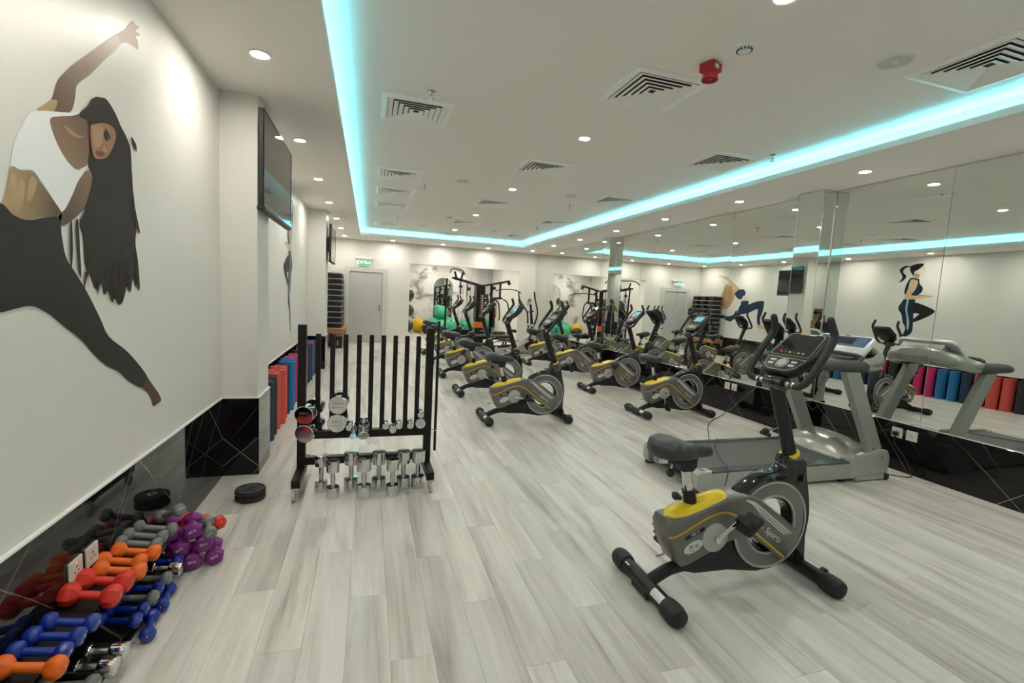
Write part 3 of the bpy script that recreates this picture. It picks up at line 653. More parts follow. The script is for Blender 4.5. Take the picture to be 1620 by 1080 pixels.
def make_bike():
    t = thing('exercise_bike', 'x', 'exercise bike')
    stab(t, 0.0, False); stab(t, 1.03, True)
    B().tube([(0.005, 0, 0.06), (0.06, 0, 0.088), (0.14, 0, 0.122), (0.24, 0, 0.135), (0.36, 0, 0.135)], 0.033, n=14, sm=5).build('rear_arm', M['plastic'], t)
    B().bbox(-0.045, 0.02, -0.075, 0.075, 0.01, 0.062, 0.008).build('rear_clamp', M['rubber'], t)
    # lower black cover
    lo = [(0.15, 0.175), (0.20, 0.118), (0.28, 0.095), (0.50, 0.088), (0.70, 0.055), (0.80, 0.060), (0.92, 0.085), (1.04, 0.03), (1.075, 0.05), (1.05, 0.13), (0.95, 0.17), (0.80, 0.15), (0.62, 0.17), (0.50, 0.29), (0.44, 0.30), (0.25, 0.24)]
    B().prism(lo, -0.037, 0.037, 0.012, steps=2).build('lower_cover', M['plastic'], t)
    for i in range(3):
        B().bbox(0.27+i*0.028, 0.42, -0.0385, -0.0365, 0.125+i*0.03, 0.131+i*0.03, 0.0005, T=Matrix.Rotation(0, 4, 'Y')).build('cover_rib', M['plastic'], t, smooth=False)
    B().bbox(0.30, 0.36, -0.03, 0.03, 0.0, 0.094, 0.004).build('middle_foot', M['rubber'], t) if False else None
    # main shell
    sh = [(0.068, 0.428), (0.052, 0.395), (0.062, 0.34), (0.10, 0.25), (0.135, 0.185), (0.165, 0.168), (0.215, 0.178), (0.32, 0.22), (0.463, 0.278), (0.56, 0.305), (0.62, 0.29), (0.74, 0.205), (0.845, 0.128), (0.872, 0.128), (0.91, 0.18), (0.955, 0.268), (0.95, 0.29), (0.86, 0.358), (0.75, 0.435), (0.659, 0.498), (0.60, 0.528), (0.542, 0.538), (0.47, 0.533), (0.38, 0.512), (0.24, 0.470), (0.14, 0.442)]
    shell = B().prism(sh, -HW, HW, 0.016, steps=3).build('shell', M['shell'], t, angle=50)
    for s in (-1, 1):
        ribbon([(0.062, 0.352), (0.085, 0.342), (0.15, 0.362), (0.232, 0.402), (0.30, 0.432), (0.375, 0.451), (0.43, 0.449), (0.493, 0.420), (0.60, 0.339), (0.683, 0.274), (0.855, 0.146)], 0.010, s*HW).build('trim_stripe', M['gold'], shell, smooth=False)
        for i in range(3):
            o_ = 0.017*i
            ribbon([(0.545+0.02*i, 0.508-o_*0.3-0.004*i), (0.60+0.01*i, 0.492-o_), (0.66, 0.452-o_), (0.76, 0.377-o_), (0.885-0.022*i, 0.287-o_+0.0155*i)], 0.0085, s*HW).build('white_stripe', M['decal'], shell, smooth=False)
        xd = (1, 0, -0.70) if s < 0 else (-1, 0, 0.70); yd = (0.70, 0, 1)
        text('Sports', 0.052, 'decalw', shell, basis(xd, yd, (0.757, s*(HW+0.0006), 0.288)))
        text('Fitness', 0.046, 'lime', shell, basis(xd, yd, (0.635, s*(HW+0.0006), 0.372)))
        # badges
        c = Vector((0.225, s*HW, 0.352)); xd2 = (1, 0, 0.42) if s < 0 else (-1, 0, -0.42); yd2 = (-0.42, 0, 1)
        mt = basis(xd2, yd2, c)
        bd = B(); bd.prism([(-0.055+0.010*math.cos(a), 0.010*math.sin(a)) for a in [PI/2+PI*k/6 for k in range(7)]]+[(0.055+0.010*math.cos(a), 0.010*math.sin(a)) for a in [-PI/2+PI*k/6 for k in range(7)]], -0.0005, 0.0012, plane='xy', T=mt)
        bd.build('model_plate', M['black'], shell, smooth=False)
        text('V85-M', 0.021, 'decalw', shell, mt @ Matrix.Translation((0, 0, 0.0016)))
        mt = basis(xd2, yd2, (0.223, s*HW, 0.278))
        B().prism([(0.062*math.cos(2*PI*k/28), 0.030*math.sin(2*PI*k/28)) for k in range(28)], -0.0005, 0.0012, plane='xy', T=mt).build('logo_oval', M['decalw'], shell, smooth=False)
        bb = B(); bb.tube([(-0.012+0.017*math.cos(a), 0.017*math.sin(a)-0.002, 0.0014) for a in [math.radians(60+k*18) for k in range(14)]], 0.003, n=6, flat=0.2, up=(0, 0, 1), T=mt); bb.build('logo_arc', M['lblue'], shell, smooth=False)
        text('h', 0.034, 'lred', shell, mt @ Matrix.Translation((-0.010, 0.004, 0.0017)))
        text('eath', 0.015, 'lred', shell, mt @ Matrix.Translation((0.020, 0.004, 0.0017)))
        text('Care', 0.012, 'lblue', shell, mt @ Matrix.Translation((0.022, -0.009, 0.0017)))
    B().tube([(0.072, -0.035, 0.235), (0.045, -0.035, 0.225), (0.02, -0.035, 0.228)], 0.007, n=8, sm=3).build('power_jack', M['chrome'], t)
    # yellow saddle-post cover on top of the shell
    rr = []
    for i in range(15):
        u = i/14; x = 0.075+u*0.40; zc = 0.432+0.098*min(1, u*1.02) ; e = (max(0.0, 1-abs(2*u-1)**5))**0.5; wv = 0.002+0.064*e; hh = 0.003+0.034*e
        rr.append([(x-hh*0.2*math.sin(a), wv*math.cos(a), zc-0.008+hh*max(-0.3, math.sin(a))) for a in [2*PI*k/16 for k in range(16)]])
    B().rings(rr).build('yellow_cover', M['yellow'], t)
    # flywheel ring
    wx, wz = 0.765, 0.335
    fw = B().ring_prism(circ(wx, wz, 0.252, 48), circ(wx, wz, 0.168, 48), -0.046, 0.046).build('flywheel_cover', [M['ring']], t)
    for s in (-1, 1):
        B().torus((wx, s*0.045, wz), 0.250, 0.0075, 'y', 48, 8).build('flywheel_rim', M['lgrey'], fw)
        B().torus((wx, s*0.045, wz), 0.170, 0.0065, 'y', 40, 8).build('flywheel_rim', M['lgrey'], fw)
    B().ring_prism(circ(wx, wz, 0.1685, 40), circ(wx, wz, 0.150, 40), -0.03, 0.03).build('flywheel', M['gloss'], fw)
    # black neck wrapping the wheel
    outer = [(1.045, 0.04), (1.040, 0.20), (1.045, 0.36), (1.022, 0.49), (0.988, 0.61), (0.966, 0.716), (0.842, 0.730), (0.822, 0.672), (0.775, 0.645), (0.70, 0.634), (0.62, 0.602), (0.55, 0.555), (0.50, 0.520)]
    oc = catmull([(p[0], p[1], 0) for p in outer[:6]], 4)+catmull([(p[0], p[1], 0) for p in outer[6:]], 4)
    rr = []
    for i, p in enumerate(oc):
        a = math.radians(-38+(176*i/(len(oc)-1))); q = (wx+0.236*math.cos(a), wz+0.236*math.sin(a))
        if i == 0: q = (0.99, 0.06)
        dx, dz = p.x-q[0], p.y-q[1]; L = max(0.02, math.hypot(dx, dz)); k = min(0.45, 0.024/L); hw = 0.056
        P = lambda f, y: (q[0]+dx*f, y, q[1]+dz*f)
        rr.append([P(0, -hw*0.8), P(1-k, -hw), P(1-k*0.3, -hw*0.72), P(1, -hw*0.35), P(1, hw*0.35), P(1-k*0.3, hw*0.72), P(1-k, hw), P(0, hw*0.8)])
    nk = B().rings(rr).build('neck_cover', M['gloss'], t, angle=60)
    # stem
    def stem_at(u): return Vector((0.905-0.158*u, 0, 0.705+0.43*u))
    B().tube([stem_at(0), stem_at(0.5), stem_at(1)], [0.042, 0.039, 0.042], n=18, flat=0.82, up=(1, 0, 0.35)).build('stem', M['plastic'], t)
    B().tube([stem_at(0.045), stem_at(0.075)], 0.056, n=24, flat=0.9, up=(1, 0, 0.35)).build('stem_ring', M['yellow'], t)
    kn = B().tube([stem_at(0.45), stem_at(0.45)+Vector((-0.13, 0.0, -0.03))], 0.006, n=8).build('knob_rod', M['chrome'], t)
    p = stem_at(0.45)+Vector((-0.13, 0.0, -0.03)); b = B(); b.sphere(p, 0.021, 12, 8); b.cyl(p+Vector((0, -0.03, -0.012)), p+Vector((0, 0.03, -0.012)), 0.012, n=10); b.build('knob', M['rubber'], kn)
    # bars
    B().cyl((0.742, -0.062, 1.152), (0.742, 0.062, 1.152), 0.043, n=20, bev=0.006).build('bar_clamp', M['gloss'], t)
    bar = None
    for s in (-1, 1):
        pts = [(0.742, s*0.05, 1.152), (0.735, s*0.115, 1.150), (0.728, s*0.165, 1.158), (0.742, s*0.196, 1.195), (0.80, s*0.204, 1.285), (0.868, s*0.200, 1.385), (0.893, s*0.194, 1.43), (0.885, s*0.186, 1.47), (0.868, s*0.182, 1.515)]
        b = B(); b.tube(pts, [0.017, 0.017, 0.0185, 0.0195, 0.0195, 0.0195, 0.020, 0.020, 0.019], n=12, sm=5); b.sphere(pts[-1], 0.0188, 12, 8)
        bar = b.build('handlebar', M['foam'], t)
        for a_, c_ in ((0.072, 0.102), (0.107, 0.137)):
            B().tube([(0.740-0.004, s*a_, 1.153), (0.734, s*(a_+c_)/2, 1.1535), (0.731, s*c_, 1.154)], [0.012, 0.0205, 0.012], n=12).build('pulse_sensor', M['chrome'], bar)
    # console
    C0 = Vector((0.838, 0, 1.325)); u_ = Vector((0.74, 0, 0.67)).normalized(); n_ = Vector((-0.67, 0, 0.74)).normalized()
    mt = basis((0, -1, 0), u_, C0); assert (mt.to_3x3() @ Vector((0, 0, 1))-n_).length < 0.05
    hs = [(-0.075, -0.158), (0.075, -0.158), (0.112, -0.130), (0.132, -0.060), (0.150, -0.04), (0.152, 0.0), (0.128, 0.145), (0.105, 0.162), (-0.105, 0.162), (-0.128, 0.145), (-0.152, 0.0), (-0.150, -0.04), (-0.132, -0.060), (-0.112, -0.130)]
    con = B().prism(hs, -0.055, 0.0, 0.014, 'xy', mt, steps=3).build('console', M['plastic'], t, angle=50)
    B().prism([(p[0]*0.6, p[1]*0.6+0.01) for p in hs], -0.085, -0.05, 0.02, 'xy', mt, steps=2).build('console_back', M['plastic'], con)
    B().prism([(-0.128, -0.035), (0.128, -0.035), (0.113, 0.135), (0.09, 0.15), (-0.09, 0.15), (-0.113, 0.135)], -0.001, 0.0022, plane='xy', T=mt).build('display_panel', M['lcd'], con, smooth=False)
    def outline(poly, r=0.0016, z=0.003): return B().tube([Vector((p[0], p[1], z)) for p in poly], r, n=5, closed=True, T=mt)
    outline([(-0.125, -0.033), (0.125, -0.033), (0.111, 0.133), (0.089, 0.147), (-0.089, 0.147), (-0.111, 0.133)]).build('display_outline', M['decal'], con, smooth=False)
    B().box(-0.082, 0.082, 0.022, 0.118, 0.002, 0.0032, T=mt).build('lcd', M['lcd'], con, smooth=False)
    for i in range(6): B().box(-0.075+i*0.028, -0.062+i*0.028, -0.012, -0.002, 0.002, 0.0034, T=mt).build('key_dot', dotm[i], con, smooth=False)
    B().box(-0.05, 0.0, 0.139, 0.147, 0.002, 0.0034, T=mt).build('brand_bar', M['gold'], con, smooth=False); B().box(0.004, 0.05, 0.139, 0.147, 0.002, 0.0034, T=mt).build('brand_bar', M['decal'], con, smooth=False)
    outline([(-0.125, -0.052), (0.125, -0.052), (0.100, -0.120), (0.055, -0.146), (-0.055, -0.146), (-0.100, -0.120)], z=0.0005).build('keypad_outline', M['decal'], con, smooth=False)
    B().lathe([(0.001, 0.006), (0.024, 0.006), (0.028, 0.003), (0.028, -0.001), (0.001, -0.001)], 24, o=(0, -0.092, 0), T=mt).build('dial', M['lgrey'], con)
    B().torus((0, -0.092, 0.001), 0.034, 0.0022, 'z', 28, 6, T=mt).build('dial_ring', M['decal'], con)
    for sx in (-1, 1):
        for yy in (-0.078, -0.105): B().bbox(sx*0.068-0.019, sx*0.068+0.019, yy-0.008, yy+0.008, -0.001, 0.004, 0.003, T=mt).build('key', M['decal'], con)
    B().tube([C0-n_*0.06-u_*0.05, Vector((0.775, 0, 1.19))], 0.026, n=12).build('console_bracket', M['plastic'], t)
    # crank and pedals (turned per bike)
    ck = B().lathe([(0.001, -HW-0.012), (0.070, -HW-0.012), (0.079, -HW-0.007), (0.080, -HW+0.006), (0.001, -HW+0.006)], 32, 'y').build('crank', M['lgrey'], t, loc=(0.354, 0, 0.318))
    B().lathe([(0.001, HW+0.012), (0.070, HW+0.012), (0.079, HW+0.007), (0.080, HW-0.006), (0.001, HW-0.006)], 32, 'y').build('crank_disc', M['lgrey'], ck)
    for s in (-1, 1):
        e = Vector((-0.165*s, s*0.115, 0)) if s > 0 else Vector((0.165, -0.115, 0))
        b = B(); b.cyl((0, s*(HW+0.01), 0), (0, s*(HW+0.036), 0), 0.020, n=16, bev=0.003); b.tube([(0, s*(HW+0.026), 0), (e.x*0.3, s*(HW+0.03), 0), (e.x*1.02, s*0.118, 0)], [0.017, 0.013, 0.012], n=10, sm=3, flat=0.75, up=(0, 0, 1))
        b.build('crank_arm', M['chrome'], ck)
        b = B(); py = s*0.178
        b.prism([(e.x-0.056, -0.016), (e.x+0.056, -0.016), (e.x+0.062, 0.0), (e.x+0.056, 0.016), (e.x-0.056, 0.016), (e.x-0.062, 0.0)], py-0.048, py+0.048, 0.006)
        b.cyl((e.x, s*0.118, 0), (e.x, py, 0), 0.008, n=8)
        b.tube([(e.x-0.012, py-0.047, -0.01), (e.x-0.012, py-0.049, 0.035), (e.x-0.012, py-0.02, 0.062), (e.x-0.012, py+0.02, 0.062), (e.x-0.012, py+0.049, 0.035), (e.x-0.012, py+0.047, -0.01)], 0.021, n=8, sm=4, flat=0.14, up=(1, 0, 0))
        b.build('pedal', M['rubber'], ck)
    # seat post and saddle
    B().tube([(0.252, 0, 0.43), (0.218, 0, 0.568)], 0.036, n=16).build('post_sleeve', M['plastic'], t)
    B().tube([(0.222, 0, 0.55), (0.188, 0, 0.70)], 0.027, n=16).build('seat_post', M['chrome'], t)
    kn = B().tube([(0.22, 0, 0.545), (0.155, 0, 0.535)], 0.006, n=8).build('knob_rod', M['chrome'], t)
    b = B(); b.sphere((0.142, 0, 0.534), 0.022, 12, 8); b.cyl((0.148, -0.03, 0.534), (0.148, 0.03, 0.534), 0.012, n=10); b.build('knob', M['rubber'], kn)
    b = B(); b.prism([(0.05, 0.735), (0.05, 0.76), (0.24, 0.765), (0.235, 0.70), (0.215, 0.675), (0.155, 0.675), (0.15, 0.71)], -0.035, 0.035, 0.008, steps=2); b.build('saddle_carriage', M['plastic'], t)
    B().bbox(0.0, 0.06, -0.03, 0.03, 0.728, 0.762, 0.006).build('slider_bar', M['chrome'], t)
    kn = B().cyl((0.09, -0.02, 0.735), (0.07, -0.035, 0.69), 0.007, n=8).build('knob_rod', M['chrome'], t); B().sphere((0.066, -0.038, 0.682), 0.022, 12, 8).build('knob', M['rubber'], kn)
    prof = [(-0.022, 0.020, 0.800, 0.02), (-0.012, 0.075, 0.802, 0.042), (0.02, 0.112, 0.808, 0.052), (0.06, 0.125, 0.812, 0.055), (0.11, 0.120, 0.805, 0.052), (0.16, 0.095, 0.793, 0.046), (0.20, 0.062, 0.785, 0.042), (0.25, 0.042, 0.781, 0.038), (0.31, 0.036, 0.777, 0.034), (0.335, 0.026, 0.774, 0.026), (0.345, 0.008, 0.772, 0.010)]
    rr = []
    for x, hw, zc, hh in prof:
        rg = []
        for k in range(20):
            a = 2*PI*k/20; c, s_ = math.cos(a), math.sin(a); se = lambda v, p: math.copysign(abs(v)**p, v)
            yy = hw*se(c, 0.75); zz = hh*se(s_, 0.8)
            if s_ > 0: zz *= 1.0-0.25*math.exp(-(yy/0.02)**2)*(1 if x < 0.22 else 0)
            rg.append((x, yy, zc+zz))
        rr.append(rg)
    B().rings(rr).build('saddle', M['vinyl'], t, angle=70)
    return t
bk = make_bike()
bikes = [
    (1.455, 2.05, 'exercise bike standing alone on the open floor beside the treadmill', -42),
    (1.40, 5.55, 'first exercise bike of the middle row, the one beside the wheeled dumbbell rack', 8),
    (1.36, 7.15, 'second exercise bike of the middle row counted from the wheeled rack', 30),
    (1.33, 8.75, 'third exercise bike of the middle row counted from the wheeled rack', -80),
    (1.33, 10.4, 'fourth exercise bike of the middle row counted from the wheeled rack', 60),
    (1.33, 12.0, 'last exercise bike of the middle row, closest to the multi-gym and the balls', 120),
    (3.63, 5.63, 'first exercise bike of the row by the mirror, just past the treadmill', 88),
    (3.63, 7.27, 'second exercise bike of the row by the mirror counted from the treadmill', -60),
    (3.60, 8.85, 'third exercise bike of the row by the mirror counted from the treadmill', 85),
    (3.56, 10.35, 'last exercise bike of the row by the mirror, next to the elliptical trainer', 20),
]
for i, (x, y, lb, ang) in enumerate(bikes):
    t = bk if i == 0 else copy_tree(bk)
    t.location = (x, y, 0); t['label'] = lb; t['group'] = 'upright exercise bikes'
    for c in [o for o in bpy.data.objects if o.parent == t and o.name.split('.')[0] == 'crank']: c.rotation_euler = (0, math.radians(ang), 0)
    if i in (2, 6, 7):
        for c in [o for o in bpy.data.objects if o.parent == t and o.name.split('.')[0] == 'console']:
            for l in [o for o in bpy.data.objects if o.parent == c and o.name.split('.')[0] == 'lcd']:
                l.material_slots[0].link = 'OBJECT'; l.material_slots[0].material = M['lcdlit']
# ================================================================== treadmill (runs along x, head end towards the mirror)
M['silver'] = mat('silver_plastic', (0.42, 0.42, 0.39), 0.27, metal=0.75, var=0.04, vscale=15)
M['silverd'] = mat('silver_side_plastic', (0.40, 0.41, 0.38), 0.38, metal=0.3, var=0.04)
M['belt'] = mat('running_belt', (0.085, 0.085, 0.08), 0.55, var=0.1, vscale=60, bump=0.2, bscale=400)
M['rail'] = mat('rail_tread', (0.06, 0.075, 0.085), 0.22, var=0.06, vscale=20)
M['dgrey'] = mat('dark_grey_grip', (0.055, 0.057, 0.058), 0.5, var=0.06, bump=0.1, bscale=300)
M['uptube'] = mat('upright_paint', (0.33, 0.35, 0.32), 0.4, metal=0.25, var=0.03)
M['cface'] = mat('console_silver', (0.60, 0.62, 0.63), 0.3, metal=0.3, var=0.03)
M['cblue'] = mat('console_screen_blue', (0.03, 0.05, 0.10), 0.1, emit=(0.05, 0.09, 0.16), estr=0.35)
TY0, TY1, TX0, TX1 = 3.10, 3.92, 2.62, 4.72
t = thing('treadmill', 'large silver treadmill with dark running belt facing the mirror', 'treadmill', (TX0, (TY0+TY1)/2, 0)); hw = (TY1-TY0)/2
B().bbox(0.05, 1.80, -hw+0.085, hw-0.085, 0.168, 0.182, 0.003).build('running_belt', M['belt'], t)
B().cyl((0.04, -hw+0.09, 0.14), (0.04, hw-0.09, 0.14), 0.04, n=20).build('rear_roller', M['rubber'], t)
B().bbox(0.05, 1.85, -hw+0.11, hw-0.11, 0.09, 0.16, 0.01).build('deck', M['plastic'], t)
for s in (-1, 1):
    y0, y1 = (-hw, -hw+0.085) if s < 0 else (hw-0.085, hw)
    r = B().prism([(y0, 0.035), (y1, 0.035), (y1, 0.19), (y0, 0.175)] if s < 0 else [(y0, 0.035), (y1, 0.035), (y1, 0.175), (y0, 0.19)], 0.11, 1.74, 0.012, 'yz', steps=2).build('side_rail', M['silverd'], t)
    B().prism([(y0+0.006, 0.176), (y1-0.001, 0.186), (y1-0.001, 0.198), (y0+0.006, 0.190)] if s < 0 else [(y0+0.001, 0.186), (y1-0.006, 0.176), (y1-0.006, 0.190), (y0+0.001, 0.198)], 0.13, 1.74, 0.003, 'yz').build('foot_rail', M['rail'], r)
    c = B().prism([(0.0, 0.06), (0.03, 0.02), (0.13, 0.01), (0.135, 0.20), (0.02, 0.195), (0.0, 0.17)], y0-0.004 if s < 0 else y0-0.01, y1+0.01 if s < 0 else y1+0.004, 0.018, steps=3).build('rear_cap', M['silverd'], t)
    B().box(0.05, 0.075, (y0+y1)/2-0.02, (y0+y1)/2+0.02, 0.1985, 0.2015).build('red_mark', M['lred'], c, smooth=False)
    B().bbox(0.02, 0.10, (y0+y1)/2-0.025, (y0+y1)/2+0.025, 0.0, 0.03, 0.005).build('rubber_foot', M['rubber'], c)
    B().bbox(1.60, 1.67, (y0+y1)/2-0.025, (y0+y1)/2+0.025, 0.0, 0.05, 0.005).build('rubber_foot', M['rubber'], r)
# motor hood: arched loft across y
prof = []
N = 20
rr = []
for i in range(N+1):
    v = -1+2*i/N; y = v*(hw+0.005); a = (1-abs(v)**2.6); h = 0.215+0.165*a; bow = 0.15*(1-v*v)
    back = 1.70-bow*0.35
    rr.append([(back, y, 0.175+0.012*a), (back+0.09, y, 0.22+0.10*a), (back+0.22, y, h), (2.02, y, 0.22+0.11*a), (2.13, y, 0.20+0.055*a), (2.16, y, 0.14), (2.15, y, 0.06), (back, y, 0.06)])
hood = B().rings(rr).build('motor_hood', M['silver'], t, angle=50)
for s in (-1, 1):
    y = s*(hw-0.055)
    f = B().prism([(1.68, 0.03), (1.68, 0.20), (1.74, 0.225), (2.05, 0.295), (2.14, 0.28), (2.175, 0.22), (2.17, 0.06), (2.14, 0.03)], y-0.062, y+0.062, 0.014, steps=2).build('side_fairing', M['silverd'], hood)
    for bx, bz in ((1.78, 0.20), (2.06, 0.22)): B().cyl((bx, y+s*0.060, bz), (bx, y+s*0.066, bz), 0.008, n=10).build('bolt', M['steel'], f)
    if s < 0: B().box(1.78, 1.87, y-0.045, y+0.02, 0.0, 0.0015, T=Matrix.Translation((0, 0, 0.2535)) @ Matrix.Translation((1.82, 0, 0)) @ Matrix.Rotation(-0.21, 4, 'Y') @ Matrix.Translation((-1.82, 0, 0))).build('warning_label', M['decalw'], f, smooth=False)
for i in range(7): B().bbox(1.90, 1.905+0.09, -0.26+i*0.022, -0.252+i*0.022, 0.0, 0.006, 0.001, T=Matrix.Translation((1.89, 0.02, 0.347)) @ Matrix.Rotation(0.30, 4, 'Y') @ Matrix.Translation((-1.90, 0, 0))).build('vent_slot', M['dgrey'], hood, smooth=False)
# uprights lean back towards the runner
for s in (-1, 1):
    y = s*(hw-0.05); b = B()
    b.rings([[(x-0.085, y-0.032, z), (x+0.085, y-0.032, z), (x+0.085, y+0.032, z), (x-0.085, y+0.032, z)] for x, z in ((2.04, 0.22), (1.60, 1.03))])
    u = b.build('upright', M['uptube'], t, smooth=False)
    for dx in (-0.05, 0.05): B().cyl((2.02+dx, y+s*0.03, 0.30), (2.02+dx, y+s*0.037, 0.30), 0.009, n=10).build('bolt', M['steel'], u)
    # grip and shell arm
    g = [(1.22, y, 1.075), (1.30, y, 1.082), (1.45, y, 1.085), (1.60, y, 1.08), (1.78, y*0.99, 1.085)]
    B().tube(g, [0.022, 0.045, 0.052, 0.058, 0.060], n=14, sm=4, flat=0.8, up=(0, 0, 1)).build('grip', M['dgrey'], t)
# curved console tray joining both arms
pts = [(1.70, -hw+0.05, 1.085), (1.86, -hw+0.04, 1.10), (2.02, -hw+0.10, 1.135), (2.12, -hw+0.24, 1.165), (2.14, 0, 1.18), (2.12, hw-0.24, 1.165), (2.02, hw-0.10, 1.135), (1.86, hw-0.04, 1.10), (1.70, hw-0.05, 1.085)]
tray = B().tube(pts, [0.058, 0.066, 0.078, 0.088, 0.092, 0.088, 0.078, 0.066, 0.058], n=16, sm=6, flat=0.55, up=(0, 0, 1)).build('console_tray', M['silver'], t, angle=60)
B().prism([(1.72, -hw+0.10), (1.90, -hw+0.09), (2.06, -hw+0.19), (2.12, 0), (2.06, hw-0.19), (1.90, hw-0.09), (1.72, hw-0.10), (1.66, 0)], 1.075, 1.135, 0.015, 'xy', steps=2).build('tray_bed', M['silverd'], tray)
# console: tilted screen panel
C0 = Vector((1.90, 0, 1.265)); ud = Vector((0.62, 0, 0.55)).normalized()
mt = basis((0, -1, 0), ud, C0)
con = B().prism([(-0.30, -0.15), (0.30, -0.15), (0.285, 0.10), (0.24, 0.135), (-0.24, 0.135), (-0.285, 0.10)], -0.05, 0.0, 0.016, 'xy', mt, steps=3).build('console', M['cface'], t, angle=50)
B().prism([(-0.20, -0.10), (0.20, -0.10), (0.2, 0.12), (-0.2, 0.12)], -0.16, -0.045, 0.02, 'xy', mt).build('console_back', M['silverd'], con)
B().box(-0.255, 0.255, -0.03, 0.105, -0.001, 0.002, T=mt).build('screen_panel', M['cblue'], con, smooth=False)
B().box(-0.12, 0.12, 0.0, 0.085, 0.001, 0.003, T=mt).build('lcd', M['lcd'], con, smooth=False)
for sx in (-1, 1):
    for k in range(3): B().box(sx*0.19-0.04, sx*0.19+0.04, -0.012+k*0.035, 0.010+k*0.035, 0.001, 0.003, T=mt).build('readout', mat('readout_%d_%d' % (sx, k), (0.12, 0.16, 0.22), 0.2, var=0.1), con, smooth=False)
for r_ in range(2):
    for k in range(9): B().bbox(-0.25+k*0.056, -0.215+k*0.056, -0.075-r_*0.035, -0.055-r_*0.035, -0.001, 0.004, 0.002, T=mt).build('key', M['decal'], con)
B().box(-0.02, 0.03, 0.112, 0.122, -0.0005, 0.002, T=mt).build('brand_mark', M['lred'], con, smooth=False)
B().bbox(1.64, 1.78, -0.30, -0.10, 1.135, 1.155, 0.008).build('hand_sensor_bar', M['dgrey'], t)
B().tube([(1.70, -0.36, 1.13), (1.74, -0.30, 1.175), (1.74, 0.3, 1.175), (1.70, 0.36, 1.13)], 0.018, n=10, sm=5).build('front_bar', M['dgrey'], t)
# folding feet at the head end
for s in (-1, 1):
    y = s*(hw+0.004)
    lv = B().prism([(1.74, 0.012), (2.14, 0.012), (2.15, 0.045), (2.12, 0.055), (1.78, 0.055), (1.74, 0.05)], y-0.016, y+0.016, 0.004).build('lift_lever', M['silverd'], t)
    B().cyl((2.13, y-0.022, 0.0325), (2.13, y+0.022, 0.0325), 0.032, n=16).build('transport_wheel', M['rubber'], lv)
    B().cyl((1.765, y+s*0.014, 0.04), (1.765, y+s*0.02, 0.04), 0.009, n=10).build('bolt', M['steel'], lv)
# treadmill mains lead and plug
def cable(label, pts, r=0.0045, name='power_cable', sm=6):
    o = B().tube(pts, r, n=6, sm=sm).build(name, M['rubber']); return tag(o, label, 'cable')
pl = thing('power_plug', 'black mains plug pushed into the socket by the treadmill', 'plug', (xr-0.0095, 3.30, 0.378), PI)
B().bbox(0.0, 0.035, -0.024, 0.024, -0.024, 0.020, 0.006).build('plug_body', M['rubber'], pl); B().cyl((0.018, 0, -0.022), (0.018, 0, -0.045), 0.008, n=8).build('strain_relief', M['rubber'], pl)
cable('black treadmill power cable hanging from the socket to the floor', [(xr-0.028, 3.30, 0.333), (xr-0.028, 3.298, 0.27), (xr-0.03, 3.20, 0.18), (xr-0.035, 3.14, 0.09), (xr-0.05, 3.10, 0.02), (xr-0.09, 3.08, 0.006), (4.97, 3.13, 0.006), (4.92, 3.22, 0.006), (4.90, 3.28, 0.012)])
c0 = onZ(1137, 776, 0.006); c1 = onY(1146, 740, 3.06); c1.z = max(c1.z, 0.215); c2 = onY(1152, 705, 3.45); c3 = onY(1166, 660, 4.3); c4 = onY(1168, 632, 4.9)
tag(B().tube([(2.60, 2.98, 0.006), (2.80, 3.02, 0.006), (2.86, 3.06, 0.10), (2.90, 3.09, 0.215), (3.02, 3.30, 0.206), (3.22, 3.62, 0.206), (3.46, 3.88, 0.212), (3.52, 3.955, 0.10), (3.56, 4.03, 0.006), (3.9, 4.5, 0.006), (4.4, 5.1, 0.006), (4.9, 5.42, 0.03), (5.10, 5.50, 0.16), (5.14, 5.54, 0.32), (5.155, 5.54, 0.385)], 0.0045, n=6, sm=6).build('power_cable', M['rubber']), 'thin black cable laid across the treadmill belt from the mirror wall socket', 'cable')
